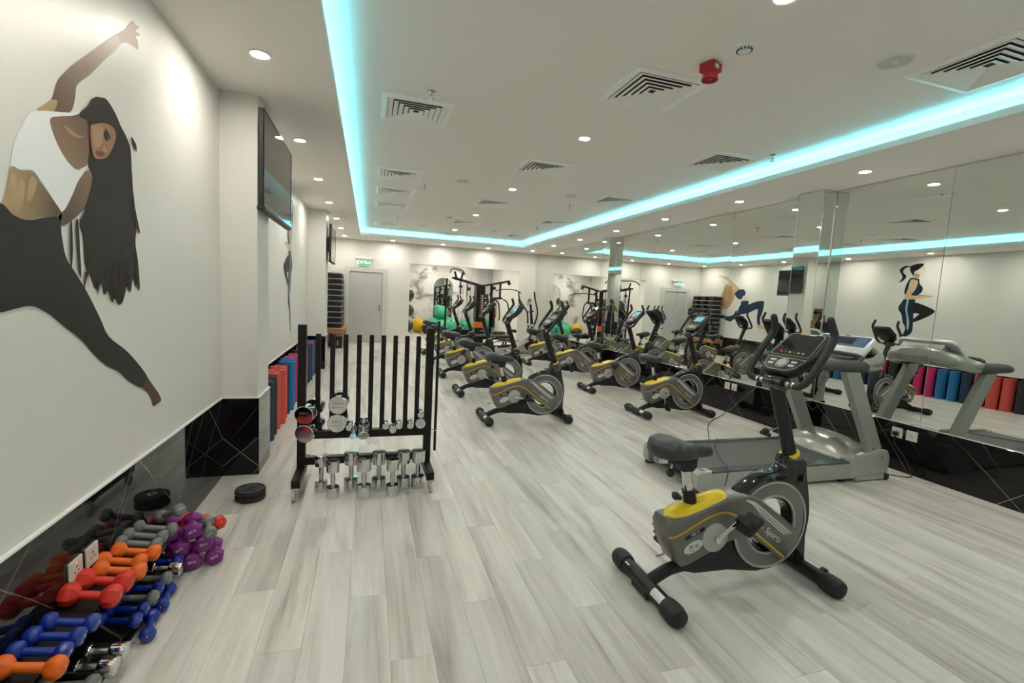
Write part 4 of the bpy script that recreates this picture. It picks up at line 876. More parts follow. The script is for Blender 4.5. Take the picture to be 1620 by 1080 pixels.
# ================================================================== dumbbells
col = {'red': (0.66, 0.03, 0.014), 'orange': (0.80, 0.135, 0.005), 'grey': (0.17, 0.175, 0.17), 'purple': (0.20, 0.022, 0.20), 'blue': (0.006, 0.032, 0.30)}
for k, c in col.items(): M['db_'+k] = mat('dumbbell_'+k, c, 0.09 if k == 'blue' else 0.42, coat=0.3 if k == 'blue' else 0.0, var=0.06, vscale=30)
M['ink'] = mat('white_print', (0.75, 0.75, 0.75), 0.5, var=0.02)
def hexring(x, r, n=24, k=0.55, rot=0.0):
    out = []
    for i in range(n):
        a = 2*PI*i/n; aa = ((a+rot) % (PI/3))-PI/6; hx = r*math.cos(PI/6)/math.cos(aa); q = r*(1-k)+hx*k
        out.append((x, q*math.cos(a), q*math.sin(a)))
    return out
def vinyl_db(color, L, R, hl, rg, hexk=0.7, kg=None, ball=False):
    """dumbbell along local x: two moulded heads, slim coated handle"""
    t = thing('dumbbell', 'x', 'dumbbell')
    B().tube([(-L/2+hl*0.6, 0, 0), (0, 0, 0), (L/2-hl*0.6, 0, 0)], [rg, rg*1.06, rg], n=14).build('handle', M['db_'+color], t)
    for s in (-1, 1):
        st = [(0, 0.30), (0.03, 0.72), (0.14, 0.90), (0.32, 0.985), (0.55, 1.0), (0.75, 0.95), (0.90, 0.74), (1.0, 0.42)] if ball else [(0.0, 0.70), (0.05, 0.80), (0.22, 0.97), (0.45, 1.0), (0.66, 0.97), (0.86, 0.74), (1.0, 0.48)]
        b = B(); b.rings([hexring(s*(L/2-u*hl), R*f, 24, hexk) for u, f in st])
        h = b.build('head', M['db_'+color], t, angle=40)
        if kg:
            text(kg, R*0.40, 'ink', h, basis((0, s, 0), (0, 0, 1), (s*(L/2+0.0008), 0, R*0.10)), 'weight_mark')
            text('DUMBBELL' if False else '- - - -', R*0.25, 'ink', h, basis((0, s, 0), (0, 0, 1), (s*(L/2+0.0008), 0, -R*0.32)), 'weight_mark') if False else None
    return t
def chrome_db(L, R, hl, rg, mark=None):
    t = thing('chrome_dumbbell', 'x', 'dumbbell')
    B().tube([(-L/2+hl*0.9, 0, 0), (0, 0, 0), (L/2-hl*0.9, 0, 0)], [rg, rg*1.15, rg], n=16).build('handle', M['steel'], t)
    for s in (-1, 1):
        h = B().lathe([(0.001, s*(L/2)), (R*0.93, s*(L/2)), (R*0.985, s*(L/2-0.003)), (R, s*(L/2-0.008)), (R, s*(L/2-hl+0.006)), (R*0.97, s*(L/2-hl)), (0.001, s*(L/2-hl))], 32, 'x').build('head', M['chrome'], t)
        if mark:
            text(mark, R*0.46, 'steeld', h, basis((0, s, 0), (0, 0, 1), (s*(L/2+0.0003), 0, R*0.2)), 'engraving')
            text('PREMIUM', R*0.27, 'steeld', h, basis((0, s, 0), (0, 0, 1), (s*(L/2+0.0003), 0, -R*0.25)), 'engraving')
    return t
M['steeld'] = mat('engraved_steel', (0.30, 0.29, 0.27), 0.4, metal=0.7, var=0.05)
P_ = {'red': vinyl_db('red', 0.192, 0.043, 0.062, 0.0155, 0.85, '5'), 'orange': vinyl_db('orange', 0.185, 0.036, 0.054, 0.0145, 0.7, '4'), 'grey': vinyl_db('grey', 0.18, 0.034, 0.045, 0.014, 0.35, 'KG 2'),
      'purple': vinyl_db('purple', 0.185, 0.050, 0.060, 0.016, 0.95, '3KG'), 'blue': vinyl_db('blue', 0.17, 0.032, 0.045, 0.0135, 0.35, '2', True)}
used = set()
def put(kind, loc, ax, label, group, roll=0.0):
    """place a dumbbell with its axis along ax"""
    p = P_[kind]; o = p if kind not in used else copy_tree(p); used.add(kind)
    x = Vector(ax).normalized(); z = Vector((0, 0, 1)) if abs(x.z) < 0.9 else Vector((0, 1, 0)); y = z.cross(x).normalized(); z = x.cross(y)
    m = Matrix(((x.x, y.x, z.x), (x.y, y.y, z.y), (x.z, y.z, z.z))).to_4x4() @ Matrix.Rotation(roll, 4, 'X')
    o.matrix_world = Matrix.Translation(loc) @ m; o['label'] = label; o['group'] = group
    return o
# low two-tier stand against the mural wall
RY0, RY1 = 1.60, 2.74
t = thing('dumbbell_stand', 'low black two-tier stand full of small coloured dumbbells', 'dumbbell stand', (0, 0, 0))
b = B(); b.bbox(XL+0.015, -0.946, RY0, RY1, 0.0, 0.012, 0.002); b.build('base_plate', M['black'], t)
for y in (RY0, RY1-0.012, 2.165):
    e = B().prism([(XL+0.016, 0.0), (-0.946, 0.0), (-0.950, 0.075), (-1.02, 0.14), (-1.02, 0.275), (XL+0.016, 0.295)], y, y+0.012, 0.001).build('end_panel', M['black'], t, smooth=False)
    B().cyl((-0.9505, y+0.006, 0.05), (-0.9445, y+0.006, 0.05), 0.005, n=8).build('bolt', M['chrome'], e)
B().prism([(XL+0.016, 0.282), (-0.99, 0.260), (-0.988, 0.268), (XL+0.016, 0.291)], RY0+0.001, RY1-0.001).build('upper_shelf', M['black'], t, smooth=False)
B().prism([(XL+0.016, 0.070), (-0.952, 0.050), (-0.950, 0.058), (XL+0.016, 0.078)], RY0+0.001, RY1-0.001).build('lower_shelf', M['black'], t, smooth=False)
B().box(XL+0.0155, XL+0.022, RY0, RY1, 0.012, 0.29).build('back_panel', M['black'], t, smooth=False)
def fx(px, py, z): return onZ(px, py, z)
A_ = lambda cx, cy: (cx/5.4, cy/5.4+880)
B_ = lambda cx, cy: (cx/5.143+80, cy/5.143+790)
GU = 'dumbbells on the upper tier of the low stand'; GL = 'dumbbells on the lower tier of the low stand'
def upper(kind, y, label, dx=0.0, dz=0.0, sk=0.0):
    R = {'red': 0.044, 'orange': 0.036, 'grey': 0.034, 'blue': 0.032}[kind]; xc = -1.0+dx
    R = R*0.97
    sl = -0.022/0.104*0.9
    put(kind, (xc, y, 0.2795+R+dz-0.004), (1, sk, -0.19), label, GU)
UP = {'blue': 'glossy blue dumbbell on the upper tier of the low stand', 'red': 'red dumbbell on the upper tier of the low stand', 'orange': 'matt orange dumbbell in the trio on the upper tier of the low stand', 'grey': 'slim grey dumbbell on the upper tier of the low stand'}
upper('orange', 1.735, 'orange dumbbell apart from the trio, beside the blue ones on the stand')
for k, y, dx in (('blue', 1.812, -0.015), ('blue', 1.882, -0.01), ('blue', 1.952, 0.0), ('red', 2.092, -0.008), ('red', 2.187, -0.004), ('orange', 2.268, 0.012), ('orange', 2.344, -0.014), ('orange', 2.42, 0.01), ('grey', 2.495, -0.01), ('grey', 2.568, -0.012), ('grey', 2.645, 0.0)):
    upper(k, y, UP[k], dx)
for k, y, lb in (('grey', 1.90, 'grey dumbbell on the lower tier of the low stand beside the chrome pair'), ('blue', 2.245, 'blue dumbbell on the lower tier of the low stand under the red and orange ones'), ('blue', 2.32, 'blue dumbbell on the lower tier of the low stand under the red and orange ones'), ('grey', 2.395, 'grey dumbbell on the lower tier of the low stand under the orange ones'), ('blue', 2.47, 'blue dumbbell on the lower tier of the low stand under the red and orange ones'), ('grey', 2.545, 'grey dumbbell on the lower tier of the low stand under the orange ones'), ('blue', 2.70, 'blue dumbbell on the lower tier of the low stand next to the purple pile')):
    R = {'grey': 0.034, 'blue': 0.032}[k]*0.97
    put(k, (-0.990, y, 0.0685+R), (1, 0, -0.13), lb, GL)
# loose blue ones spilling off the lower tier
put('blue', (-0.893, 2.29, 0.0325), (0.25, -1, 0), 'blue dumbbell lying on the floor against the front of the low stand', 'blue dumbbells on the floor by the stand')
put('blue', (-0.905, 2.49, 0.0325), (0.12, -1, 0), 'blue dumbbell lying on the floor against the front of the low stand', 'blue dumbbells on the floor by the stand')
cs = chrome_db(0.17, 0.033, 0.055, 0.013)
P_['chromes'] = cs
for y, lb in ((1.98, 'small chrome dumbbell on the lower tier of the low stand'), (2.06, 'small chrome dumbbell on the lower tier of the low stand'), (2.625, 'small chrome dumbbell on the lower tier next to the purple pile')):
    put('chromes', (-0.965, y, 0.0685+0.034), (1, 0, -0.13), lb, GL)
# pile of purple dumbbells on the floor past the stand
GP = 'dumbbells piled on the floor past the stand'
lbp = 'purple hexagonal dumbbell in the pile on the floor past the low stand'
for i, (x, y, z, ax) in enumerate(((-0.905, 2.835, 0.047, (0.3, -0.95, 0)), (-0.807, 2.87, 0.047, (0.3, -0.95, 0)), (-1.004, 2.87, 0.047, (0.2, -0.95, 0)), (-0.955, 2.82, 0.131, (0.3, -0.95, 0)), (-0.855, 2.855, 0.131, (0.3, -0.95, 0)), (-1.0, 2.83, 0.217, (0.3, -0.95, 0)), (-0.900, 2.84, 0.217, (0.3, -0.95, 0)), (-1.03, 3.07, 0.047, (0.15, -0.9, 0)))):
    put('purple', (x, y, z), ax, lbp, GP, roll=(0.0, 0.35, 0.1, 0.5, 0.1, 0.3, 0.45, 0.2)[i])
put('grey', (-0.815, 2.82, 0.208), (0.35, -0.95, 0), 'grey dumbbell with a white 2 kg mark among the purple pile', GP, 0.9)
put('grey', (-0.99, 2.80, 0.312), (0.75, -0.5, 0.42), 'grey dumbbell lying across the top of the purple pile', GP)
put('red', (-0.875, 3.07, 0.120), (0.9, -0.8, 0.25), 'red dumbbell on the floor behind the purple pile', GP)
put('red', (-1.0, 3.05, 0.138), (0.5, -0.9, 0.0), 'red dumbbell lying on a purple one at the back of the pile', GP)

# ================================================================== wheeled dumbbell rack
RX0, RX1, RYc = -0.482, 0.485, 3.86
t = thing('wheeled_rack', 'tall black steel rack on castors holding chrome dumbbells', 'rack')
for x, s in ((RX0, -1), (RX1, 1)):
    B().bbox(x-0.03, x+0.03, RYc-0.03, RYc+0.03, 0.10, 1.262, 0.003).build('upright', M['black'], t, smooth=False)
    ft = B().bbox(x-0.03, x+0.03, 3.55, 4.12, 0.095, 0.155, 0.003).build('foot', M['black'], t, smooth=False)
    for y in (3.575, 4.09):
        c = B().bbox(x-0.03, x+0.03, y-0.03, y+0.03, 0.085, 0.095, 0.002).build('castor', M['steel'], ft)
        dx = -0.02 if s < 0 else 0.0
        B().cyl((x, y, 0.07), (x, y, 0.086), 0.02, n=14).build('swivel', M['chrome'], c)
        for q in (-0.016, 0.013): B().prism([(y-0.02, 0.072), (y+0.02, 0.072), (y-0.012+0.0, 0.03), (y-0.035, 0.025)], x+q, x+q+0.003, plane='yz').build('fork', M['chrome'], c, smooth=False)
        B().lathe([(0.001, -0.012), (0.031, -0.013), (0.037, -0.009), (0.037, 0.009), (0.031, 0.013), (0.001, 0.013)], 20, 'x', o=(x+(-0.012 if s < 0 else 0.004), y-0.026, 0.037)).build('wheel', M['lgrey'], c)
ZS = 0.432
B().bbox(RX0+0.03, RX1-0.03, RYc-0.03, RYc+0.03, ZS-0.06, ZS, 0.003).build('shelf_bar', M['black'], t, smooth=False)
B().bbox(RX0+0.03, RX1-0.03, RYc-0.03, RYc+0.03, 0.165, 0.225, 0.003).build('lower_bar', M['black'], t, smooth=False)
for x in (-0.37, -0.266, -0.169, -0.069, 0.025, 0.117, 0.21, 0.302, 0.394):
    B().bbox(x-0.018, x+0.018, RYc+0.004, RYc+0.028, ZS-0.001, 1.192, 0.002).build('divider_post', M['black'], t, smooth=False)
pk = B().cyl((RX1+0.028, RYc-0.01, 0.41), (RX1+0.075, RYc-0.01, 0.41), 0.004, n=8).build('peg', M['steel'], t)
ba = thing('straight_bar', 'slim black steel bar hanging upright on the side of the wheeled rack', 'bar', (RX1+0.065, RYc-0.02, 0.235))
B().cyl((0, 0, 0), (0, 0, 1.09), 0.0115, n=12, bev=0.002).build('shaft', M['black'], ba)
B().torus((0, 0, 0.175), 0.0125, 0.004, 'z', 16, 6).build('collar', M['steel'], ba)
big = chrome_db(0.25, 0.071, 0.078, 0.017, '20KG'); P_['cbig'] = big
mid = chrome_db(0.17, 0.043, 0.06, 0.014, '6KG'); P_['cmid'] = mid
sml = chrome_db(0.145, 0.027, 0.05, 0.0125); P_['csml'] = sml
GR = 'chrome dumbbells resting on the rack bar'
put('cbig', (-0.415, 3.848, 0.455), (0.28, 1, 0.10), 'large chrome dumbbell hung at the mat end of the wheeled rack, lower of two', GR)
put('cbig', (-0.418, 3.848, 0.600), (0.28, 1, 0.10), 'large chrome dumbbell hung at the mat end of the wheeled rack, upper of two', GR)
put('cbig', (-0.218, 3.905, ZS+0.072), (0.03, 1, 0.0), 'large chrome dumbbell on the rack bar below another one', GR)
put('cbig', (-0.212, 3.905, ZS+0.2145), (0.03, 1, 0.0), 'large chrome dumbbell on the rack bar stacked on another one', GR)
put('csml', (-0.130, 3.882, ZS+0.028), (0.0, 1, 0.0), 'small chrome dumbbell on the wheeled rack bar', GR)
put('csml', (-0.098, 3.80, ZS+0.006), (0.02, 1, 0.42), 'small chrome dumbbell on the wheeled rack bar', GR)
put('cmid', (-0.022, 3.80, ZS+0.022), (0.0, 1, 0.55), 'medium chrome dumbbell tipped forward over the rack bar', GR)
for x, y in ((0.145, 3.882), (0.199, 3.775), (0.252, 3.882), (0.342, 3.882)):
    put('csml', (x, y, ZS+0.028), (0, 1, 0.0), 'small chrome dumbbell on the wheeled rack bar', GR)
put('cmid', (0.424, 3.892, ZS+0.044), (0, 1, 0), 'medium chrome dumbbell lying on the rack bar under a smaller one', GR)
put('csml', (0.425, 3.882, ZS+0.115), (0, 1, 0), 'small chrome dumbbell stacked on a medium one on the rack bar', GR)
f1 = chrome_db(0.285, 0.047, 0.085, 0.0155); P_['f1'] = f1
f2 = chrome_db(0.305, 0.053, 0.095, 0.0165); P_['f2'] = f2
GF = 'chrome dumbbells standing on end under the rack'
for k, px, py in (('f1', 508, 780), ('f1', 526, 791), ('f2', 555, 779), ('f2', 575, 791), ('f2', 598.5, 778), ('f1', 620, 787), ('f2', 637, 776), ('f2', 660, 774)):
    p = onZ(px, py, 0); L = 0.285 if k == 'f1' else 0.305; R = 0.047 if k == 'f1' else 0.053
    d = Vector((p.x, p.y, 0)).normalized()*R
    put(k, (p.x+d.x, p.y+d.y, L/2), (0, 0, 1), 'slim chrome dumbbell standing on end on the floor under the rack' if k == 'f1' else 'thick chrome dumbbell standing on end on the floor under the rack', GF)
# ================================================================== weight plates on the floor
def plate(label, z, rz):
    t = thing('weight_plate', label, 'weight plate', (-0.795, 3.66, z), rz, 'stacked weight plates')
    B().lathe([(0.017, 0.0), (0.09, 0.0), (0.098, 0.006), (0.1, 0.014), (0.1, 0.030), (0.096, 0.038), (0.088, 0.040), (0.082, 0.034), (0.048, 0.031), (0.042, 0.037), (0.028, 0.038), (0.017, 0.036), (0.017, 0.0)], 40, caps=False).build('disc', M['rubber'], t)
    B().lathe([(0.014, 0.0), (0.018, 0.0), (0.018, 0.040), (0.027, 0.0405), (0.027, 0.0385), (0.014, 0.0385), (0.014, 0.0)], 24, caps=False).build('hub', M['steel'], t)
    for k in range(3):
        a = k*2*PI/3+0.4
        B().bbox(0.045, 0.085, -0.008, 0.008, 0.030, 0.0375, 0.003, T=Matrix.Rotation(a, 4, 'Z')).build('spoke', M['rubber'], t)
plate('black rubber weight plate lying on the floor under another plate', 0.0, 0.2)
plate('black rubber weight plate lying on top of another plate on the floor', 0.041, 0.9)
# ================================================================== yoga mats rolled up along the mural wall
mc = {'black': (0.018, 0.018, 0.019), 'red': (0.62, 0.075, 0.06), 'blue': (0.012, 0.14, 0.36), 'navy': (0.012, 0.035, 0.085), 'pink': (0.52, 0.02, 0.13)}
for k, c in mc.items(): M['mat_'+k] = mat('foam_mat_'+k, c, 0.7, var=0.05, vscale=30, bump=0.25, bscale=250)
def mat_mesh(color, R, Hh):
    """a roll: spiral sheet standing on end"""
    b = B(); th = 0.010; turns = 5.0; n = int(turns*18); r0 = R-turns*0.0125
    inner = []; outer = []
    for i in range(n+1):
        a = 2*PI*turns*i/n; r = r0+(R-r0)*i/n
        inner.append((r*math.cos(a), r*math.sin(a))); outer.append(((r+th)*math.cos(a), (r+th)*math.sin(a)))
    rr = [[(p[0], p[1], 0), (q[0], q[1], 0), (q[0], q[1], Hh), (p[0], p[1], Hh)] for p, q in zip(inner, outer)]
    b.rings(rr); return b
mprot = {}
for k, R, Hh in (('black', 0.092, 0.60), ('red', 0.098, 0.61), ('blue', 0.094, 0.61), ('navy', 0.092, 0.60), ('pink', 0.088, 0.61)):
    t = thing('yoga_mat', 'x', 'yoga mat'); mprot[k] = t
    B.build(mat_mesh(k, R-0.01, Hh), 'foam_roll', M['mat_'+k], t, angle=50)
    if k in ('black', 'navy'):
        for z in (0.15, 0.48): B().torus((0, 0, z), R+0.003, 0.0045, 'z', 24, 6).build('strap', M['rubber'], t)
mu = set()
seq = ['navy', 'black', 'red', 'red', 'red', 'navy', 'blue', 'blue', 'pink', 'pink', 'black', 'black', 'pink', 'navy', 'navy', 'navy', 'pink', 'blue', 'navy']
lbl = {'navy': 'rolled navy yoga mat standing on end against the mural wall', 'black': 'rolled black yoga mat standing on end against the mural wall', 'red': 'rolled red yoga mat standing on end against the mural wall', 'blue': 'rolled bright blue yoga mat standing on end against the mural wall', 'pink': 'rolled pink yoga mat standing on end against the mural wall'}
y = 5.06
for i, k in enumerate(seq):
    t = mprot[k] if k not in mu else copy_tree(mprot[k]); mu.add(k)
    y += 0.212 if i else 0
    t.location = (XL+0.122+(0.012 if i % 3 == 0 else 0.0), y, 0); t.rotation_euler = (0, 0, random.uniform(0, 6)); t['label'] = lbl[k]; t['group'] = k+' yoga mats along the mural wall'
    if i == 10: y += 0.12
# ================================================================== far end of the room
# wooden table with aerobic steps
M['oak'] = wood('table_wood', (0.42, 0.20, 0.075), (0.55, 0.29, 0.12))
tx0, tx1, ty0, ty1, tz = -1.085, -0.62, 12.95, 14.35, 0.50
t = thing('wooden_table', 'low brown wooden table under the stack of aerobic steps', 'table', (0, 0, 0))
B().bbox(tx0, tx1, ty0, ty1, tz-0.03, tz, 0.004).build('tabletop', M['oak'], t)
B().bbox(tx0+0.03, tx1-0.03, ty0+0.02, ty0+0.04, tz-0.12, tz-0.03, 0.002).build('apron', M['oak'], t); B().bbox(tx0+0.03, tx1-0.03, ty1-0.04, ty1-0.02, tz-0.12, tz-0.03, 0.002).build('apron', M['oak'], t)
B().bbox(tx1-0.045, tx1-0.025, ty0+0.03, ty1-0.03, tz-0.12, tz-0.03, 0.002).build('apron', M['oak'], t)
for x in (tx0+0.015, tx1-0.065):
    for y in (ty0+0.015, ty1-0.065): B().bbox(x, x+0.05, y, y+0.05, 0, tz-0.03, 0.004).build('leg', M['oak'], t)
M['stepg'] = mat('step_grey', (0.30, 0.30, 0.30), 0.5, var=0.05)
def step_proto():
    t = thing('aerobic_step', 'x', 'aerobic step'); w_, l = 0.175, 0.55
    b = B(); b.prism([(-w_, -l+0.03), (-w_+0.03, -l), (w_-0.03, -l), (w_, -l+0.03), (w_, l-0.03), (w_-0.03, l), (-w_+0.03, l), (-w_, l-0.03)], 0.112, 0.142, 0.008, 'xy', steps=2); b.build('platform', M['stepg'], t)
    B().bbox(-w_+0.025, w_-0.025, -l+0.03, l-0.03, 0.141, 0.145, 0.002).build('grip_mat', M['rubber'], t)
    for y in (-0.40, 0.0, 0.40):
        bl = B().prism([(-w_-0.002, 0.0), (w_+0.002, 0.0), (w_-0.012, 0.115), (-w_+0.012, 0.115)], y-0.125, y+0.125, 0.006).build('riser', M['plastic'], t)
        for s in (-1, 1):
            B().bbox(s*w_-0.006 if s > 0 else -w_-0.004, s*w_+0.004 if s > 0 else -w_+0.006, y-0.05, y+0.05, 0.05, 0.07, 0.001).build('grip_slot', M['dark'], bl, smooth=False)
    for s in (-1, 1): B().bbox(-0.12, 0.12, s*0.553-0.004, s*0.553+0.004, 0.02, 0.085, 0.002).build('end_panel', M['plastic'], t)
    return t
sp_ = step_proto(); nst = 10
for i in range(nst):
    s_ = sp_ if i == 0 else copy_tree(sp_)
    s_.location = (-0.885+0.006*((i*7) % 3-1), 13.72+0.012*((i*5) % 3-1), tz+0.001+i*0.1455)
    s_['label'] = 'black and grey aerobic step in the stack on the wooden table'; s_['group'] = 'stacked aerobic steps'
s_ = copy_tree(sp_); s_.location = (-0.83, 13.64, 0.001); s_['label'] = 'black and grey aerobic step on the floor beneath the wooden table'; s_['group'] = 'aerobic steps under the table'
t = thing('storage_crate', 'small black crate with handle slots on the floor beneath the wooden table', 'crate', (-0.80, 12.93, 0))
b = B(); b.rings([[(-0.13, -0.0, 0.0), (0.13, -0.0, 0.0), (0.13, 0.12, 0.0), (-0.13, 0.12, 0.0)], [(-0.15, -0.01, 0.3), (0.15, -0.01, 0.3), (0.15, 0.13, 0.3), (-0.15, 0.13, 0.3)], [(-0.14, 0.0, 0.3), (0.14, 0.0, 0.3), (0.14, 0.12, 0.3), (-0.14, 0.12, 0.3)], [(-0.12, 0.01, 0.02), (0.12, 0.01, 0.02), (0.12, 0.11, 0.02), (-0.12, 0.11, 0.02)]]); b.build('tub', M['plastic'], t, smooth=False)
for dx in (-0.05, 0.02): B().bbox(dx, dx+0.03, -0.014, -0.002, 0.08, 0.22, 0.003).build('grille_bar', M['steel'], t)
t.location = (-0.80, 12.78, 0)
# balls in the next room
ballc = {'green': (0.05, 0.42, 0.25), 'yellow': (0.68, 0.44, 0.01), 'dark': (0.022, 0.023, 0.026), 'orange': (0.75, 0.15, 0.01)}
for k, c in ballc.items(): M['ball_'+k] = mat('ball_'+k, c, 0.32, var=0.04, vscale=10)
def ball(kind, x, y, z, r, label, group):
    b = B(); n = 28; m = 40; pr = []
    for i in range(m+1):
        th = PI*i/m; rr = r*(1+0.006*math.cos(th*34)*(1 if 0.5 < th < PI-0.5 else 0)); pr.append((max(1e-4, rr*math.sin(th)), -rr*math.cos(th)))
    t = thing('exercise_ball', label, 'exercise ball', (x, y, z), 0, group)
    o = B().lathe(pr, n).build('skin', M['ball_'+kind], t, angle=80); t.rotation_euler = (random.uniform(-0.6, 0.6), random.uniform(-0.6, 0.6), random.uniform(0, 3))
    B().lathe([(0.001, r*1.004), (0.016, r*1.004), (0.018, r*0.99), (0.001, r*0.985)], 14).build('valve_plug', M['lgrey'], t)
    return t
gg = 'green exercise balls beyond the opening'
for x, y, z, r in ((2.42, 18.42, 0.30, 0.30), (3.07, 18.30, 0.315, 0.315), (3.70, 18.5, 0.30, 0.30), (4.07, 17.95, 0.32, 0.32), (4.48, 18.52, 0.31, 0.31), (2.72, 18.45, 0.80, 0.28), (2.66, 17.85, 0.28, 0.28)):
    ball('green', x, y, z, r, 'large green exercise ball on top of two others beyond the opening' if z > 0.5 else 'large green exercise ball on the floor beyond the opening', gg)
ball('yellow', 1.82, 18.4, 0.285, 0.285, 'yellow exercise ball beside the black ball rack beyond the opening', 'yellow exercise balls')
ball('yellow', 4.22, 18.28, 0.83, 0.25, 'yellow exercise ball resting on green ones beyond the opening', 'yellow exercise balls')
ball('dark', 2.10, 17.75, 0.21, 0.21, 'small black exercise ball on the floor in front of the yellow one', 'black exercise balls')
t = thing('ball_rack', 'grey tube rack holding black exercise balls against the alcove wall', 'ball rack', (0, 0, 0))
for y in (15.75, 16.75, 17.35): B().tube([(1.03, y, 0.0), (1.03, y, 1.75)], 0.016, n=10).build('rack_post', M['steel'], t)
for z in (0.20, 0.72, 1.24):
    for x in (1.11, 1.33): B().tube([(x, 15.70, z), (x, 17.40, z)], 0.012, n=8).build('rack_rail', M['steel'], t)
    for y in (15.75, 16.75, 17.35): B().tube([(1.03, y, z+0.0), (1.34, y, z-0.012)], 0.01, n=8).build('rack_arm', M['steel'], t)
for z in (0.20, 0.72, 1.24):
    for j, y in enumerate((16.05, 16.5, 17.05)): ball('dark', 1.22, y, z+0.20+0.012, 0.215, 'black exercise ball resting on the grey tube rack', 'black exercise balls on the rack')
# arched mirror on the veined wall
t = thing('arched_mirror', 'tall arched mirror on the veined wall beyond the opening', 'mirror', (2.83, 18.945, 0.35))
ar = [(-0.36, 0), (0.36, 0), (0.36, 1.45)]+[(0.36*math.cos(a), 1.45+0.36*math.sin(a)) for a in [PI*k/16 for k in range(1, 16)]]+[(-0.36, 1.45)]
B().prism(ar, -0.012, -0.004).build('glass', M['mirror'], t, smooth=False); B().ring_prism([(p[0]*1.05, (p[1]-0.9)*1.02+0.9) for p in ar], ar, -0.02, -0.001).build('frame', M['steel'], t, smooth=False)
# ---------------------------------------------------------------- multi-gym
M['band'] = mat('orange_band', (0.75, 0.13, 0.015), 0.4, var=0.04)
GX, GY = 3.10, 13.55
t = thing('multi_gym', 'tall black multi-gym with weight tower, pulleys, lat bar and orange bands', 'multi gym', (GX, GY, 0))
tw = B().bbox(-0.13, 0.13, -0.17, 0.17, 0.03, 1.86, 0.01).build('weight_tower', M['black'], t)
B().box(-0.134, -0.1305, -0.14, -0.09, 0.95, 1.75).build('red_strip', M['lred'], tw, smooth=False)
for i in range(9): B().box(0.02, 0.085, -0.1725, -0.1705, 0.98+i*0.068, 1.018+i*0.068).build('lettering', M['decal'], tw, smooth=False)
B().box(-0.012, 0.0, -0.1725, -0.1705, 0.95, 1.62).build('lettering', M['lred'], tw, smooth=False)
B().bbox(-0.135, 0.135, -0.175, 0.175, 0.60, 0.78, 0.006).build('orange_band', M['band'], tw)
def beam(name, a, c, wd=0.03, m='black'): return B().tube([a, c], wd, n=4).build(name, M[m], t, smooth=False)
beam('base_beam', (-1.0, 0, 0.035), (0.95, 0, 0.035), 0.045); beam('base_beam', (0, -0.4, 0.035), (0, 0.6, 0.035), 0.045)
beam('base_beam', (-0.95, -0.35, 0.035), (-0.95, 0.35, 0.035), 0.045); beam('base_beam', (0.95, -0.3, 0.035), (0.95, 0.3, 0.035), 0.045)
for dy in (-0.14, 0.14): beam('top_beam', (0.05, dy, 1.83), (-0.80, dy, 2.02))
beam('top_beam', (-0.80, -0.2, 2.02), (-0.80, 0.2, 2.02)); beam('top_beam', (-0.72, -0.1, 2.02), (-0.78, -0.1, 2.2)); beam('top_beam', (-0.55, 0.1, 1.98), (-0.50, 0.1, 2.2))
B().tube([(-0.95, -0.35, 2.15), (-0.88, -0.2, 2.26), (-0.7, 0, 2.27), (-0.5, 0.2, 2.26), (-0.42, 0.34, 2.16)], 0.018, n=8, sm=4).build('chin_bar', M['black'], t)
beam('top_beam', (0.05, 0, 1.83), (0.90, -0.02, 2.02)); beam('post', (0.36, 0, 0.05), (0.36, 0, 1.90), 0.04); beam('post', (0.62, 0, 1.46), (0.62, 0, 1.96), 0.032); beam('post', (0.36, 0, 1.48), (0.70, 0, 1.50))
beam('post', (-0.60, -0.14, 1.55), (-0.60, -0.14, 1.98), 0.02); beam('post', (-0.35, 0.14, 1.50), (-0.35, 0.14, 1.95), 0.02)
beam('post', (-0.95, 0.3, 0.05), (-0.95, 0.2, 2.0), 0.03)
for x, y, z in ((0.88, -0.03, 1.95), (0.42, -0.05, 1.78), (0.20, -0.06, 1.55), (0.20, -0.06, 1.42), (0.40, -0.06, 1.42), (0.33, -0.05, 1.60), (-0.60, -0.16, 1.78), (-0.36, -0.14, 1.72)):
    p_ = B().lathe([(0.001, -0.014), (0.052, -0.014), (0.045, -0.004), (0.045, 0.004), (0.052, 0.014), (0.001, 0.014)], 20, 'y').build('pulley', M['rubber'], t, loc=(x, y, z)); B().cyl((0, -0.02, 0), (0, 0.02, 0), 0.01, n=8).build('axle', M['steel'], p_)
B().tube([(0.42, -0.25, 1.70), (0.55, -0.22, 1.755), (0.85, -0.1, 1.775), (1.12, -0.02, 1.755), (1.28, 0.02, 1.69)], 0.014, n=8, sm=5).build('lat_bar', M['black'], t)
B().tube([(0.88, -0.08, 1.92), (0.86, -0.09, 1.78)], 0.004, n=6).build('lat_cable', M['steel'], t)
for x in (-0.62, -0.5, -0.38, -0.28): B().tube([(x, 0.0, 0.07), (x, 0.0, 1.95)], 0.008, n=6).build('guide_rod', M['chrome'], t)
for i in range(9): B().bbox(-0.66, -0.24, -0.07, 0.07, 0.09+i*0.05, 0.135+i*0.05, 0.004).build('weight_block', M['black'], t)
for s in (0, 1): B().tube([(0.40+0.32*s, -0.03, 1.47), (0.55+0.28*s, -0.12, 1.36), (0.58+0.30*s, -0.2, 1.0), (0.55+0.25*s, -0.28, 0.85)], 0.02, n=8, sm=5).build('press_arm', M['black'], t)
B().bbox(0.40, 0.47, -0.14, 0.14, 0.62, 1.22, 0.02).build('back_pad', M['rubber'], t)
B().bbox(0.45, 0.82, -0.16, 0.16, 0.42, 0.50, 0.025).build('seat_pad', M['rubber'], t); beam('seat_beam', (0.36, 0, 0.38), (0.9, 0, 0.38)); beam('seat_beam', (0.88, 0, 0.06), (0.88, 0, 0.40))
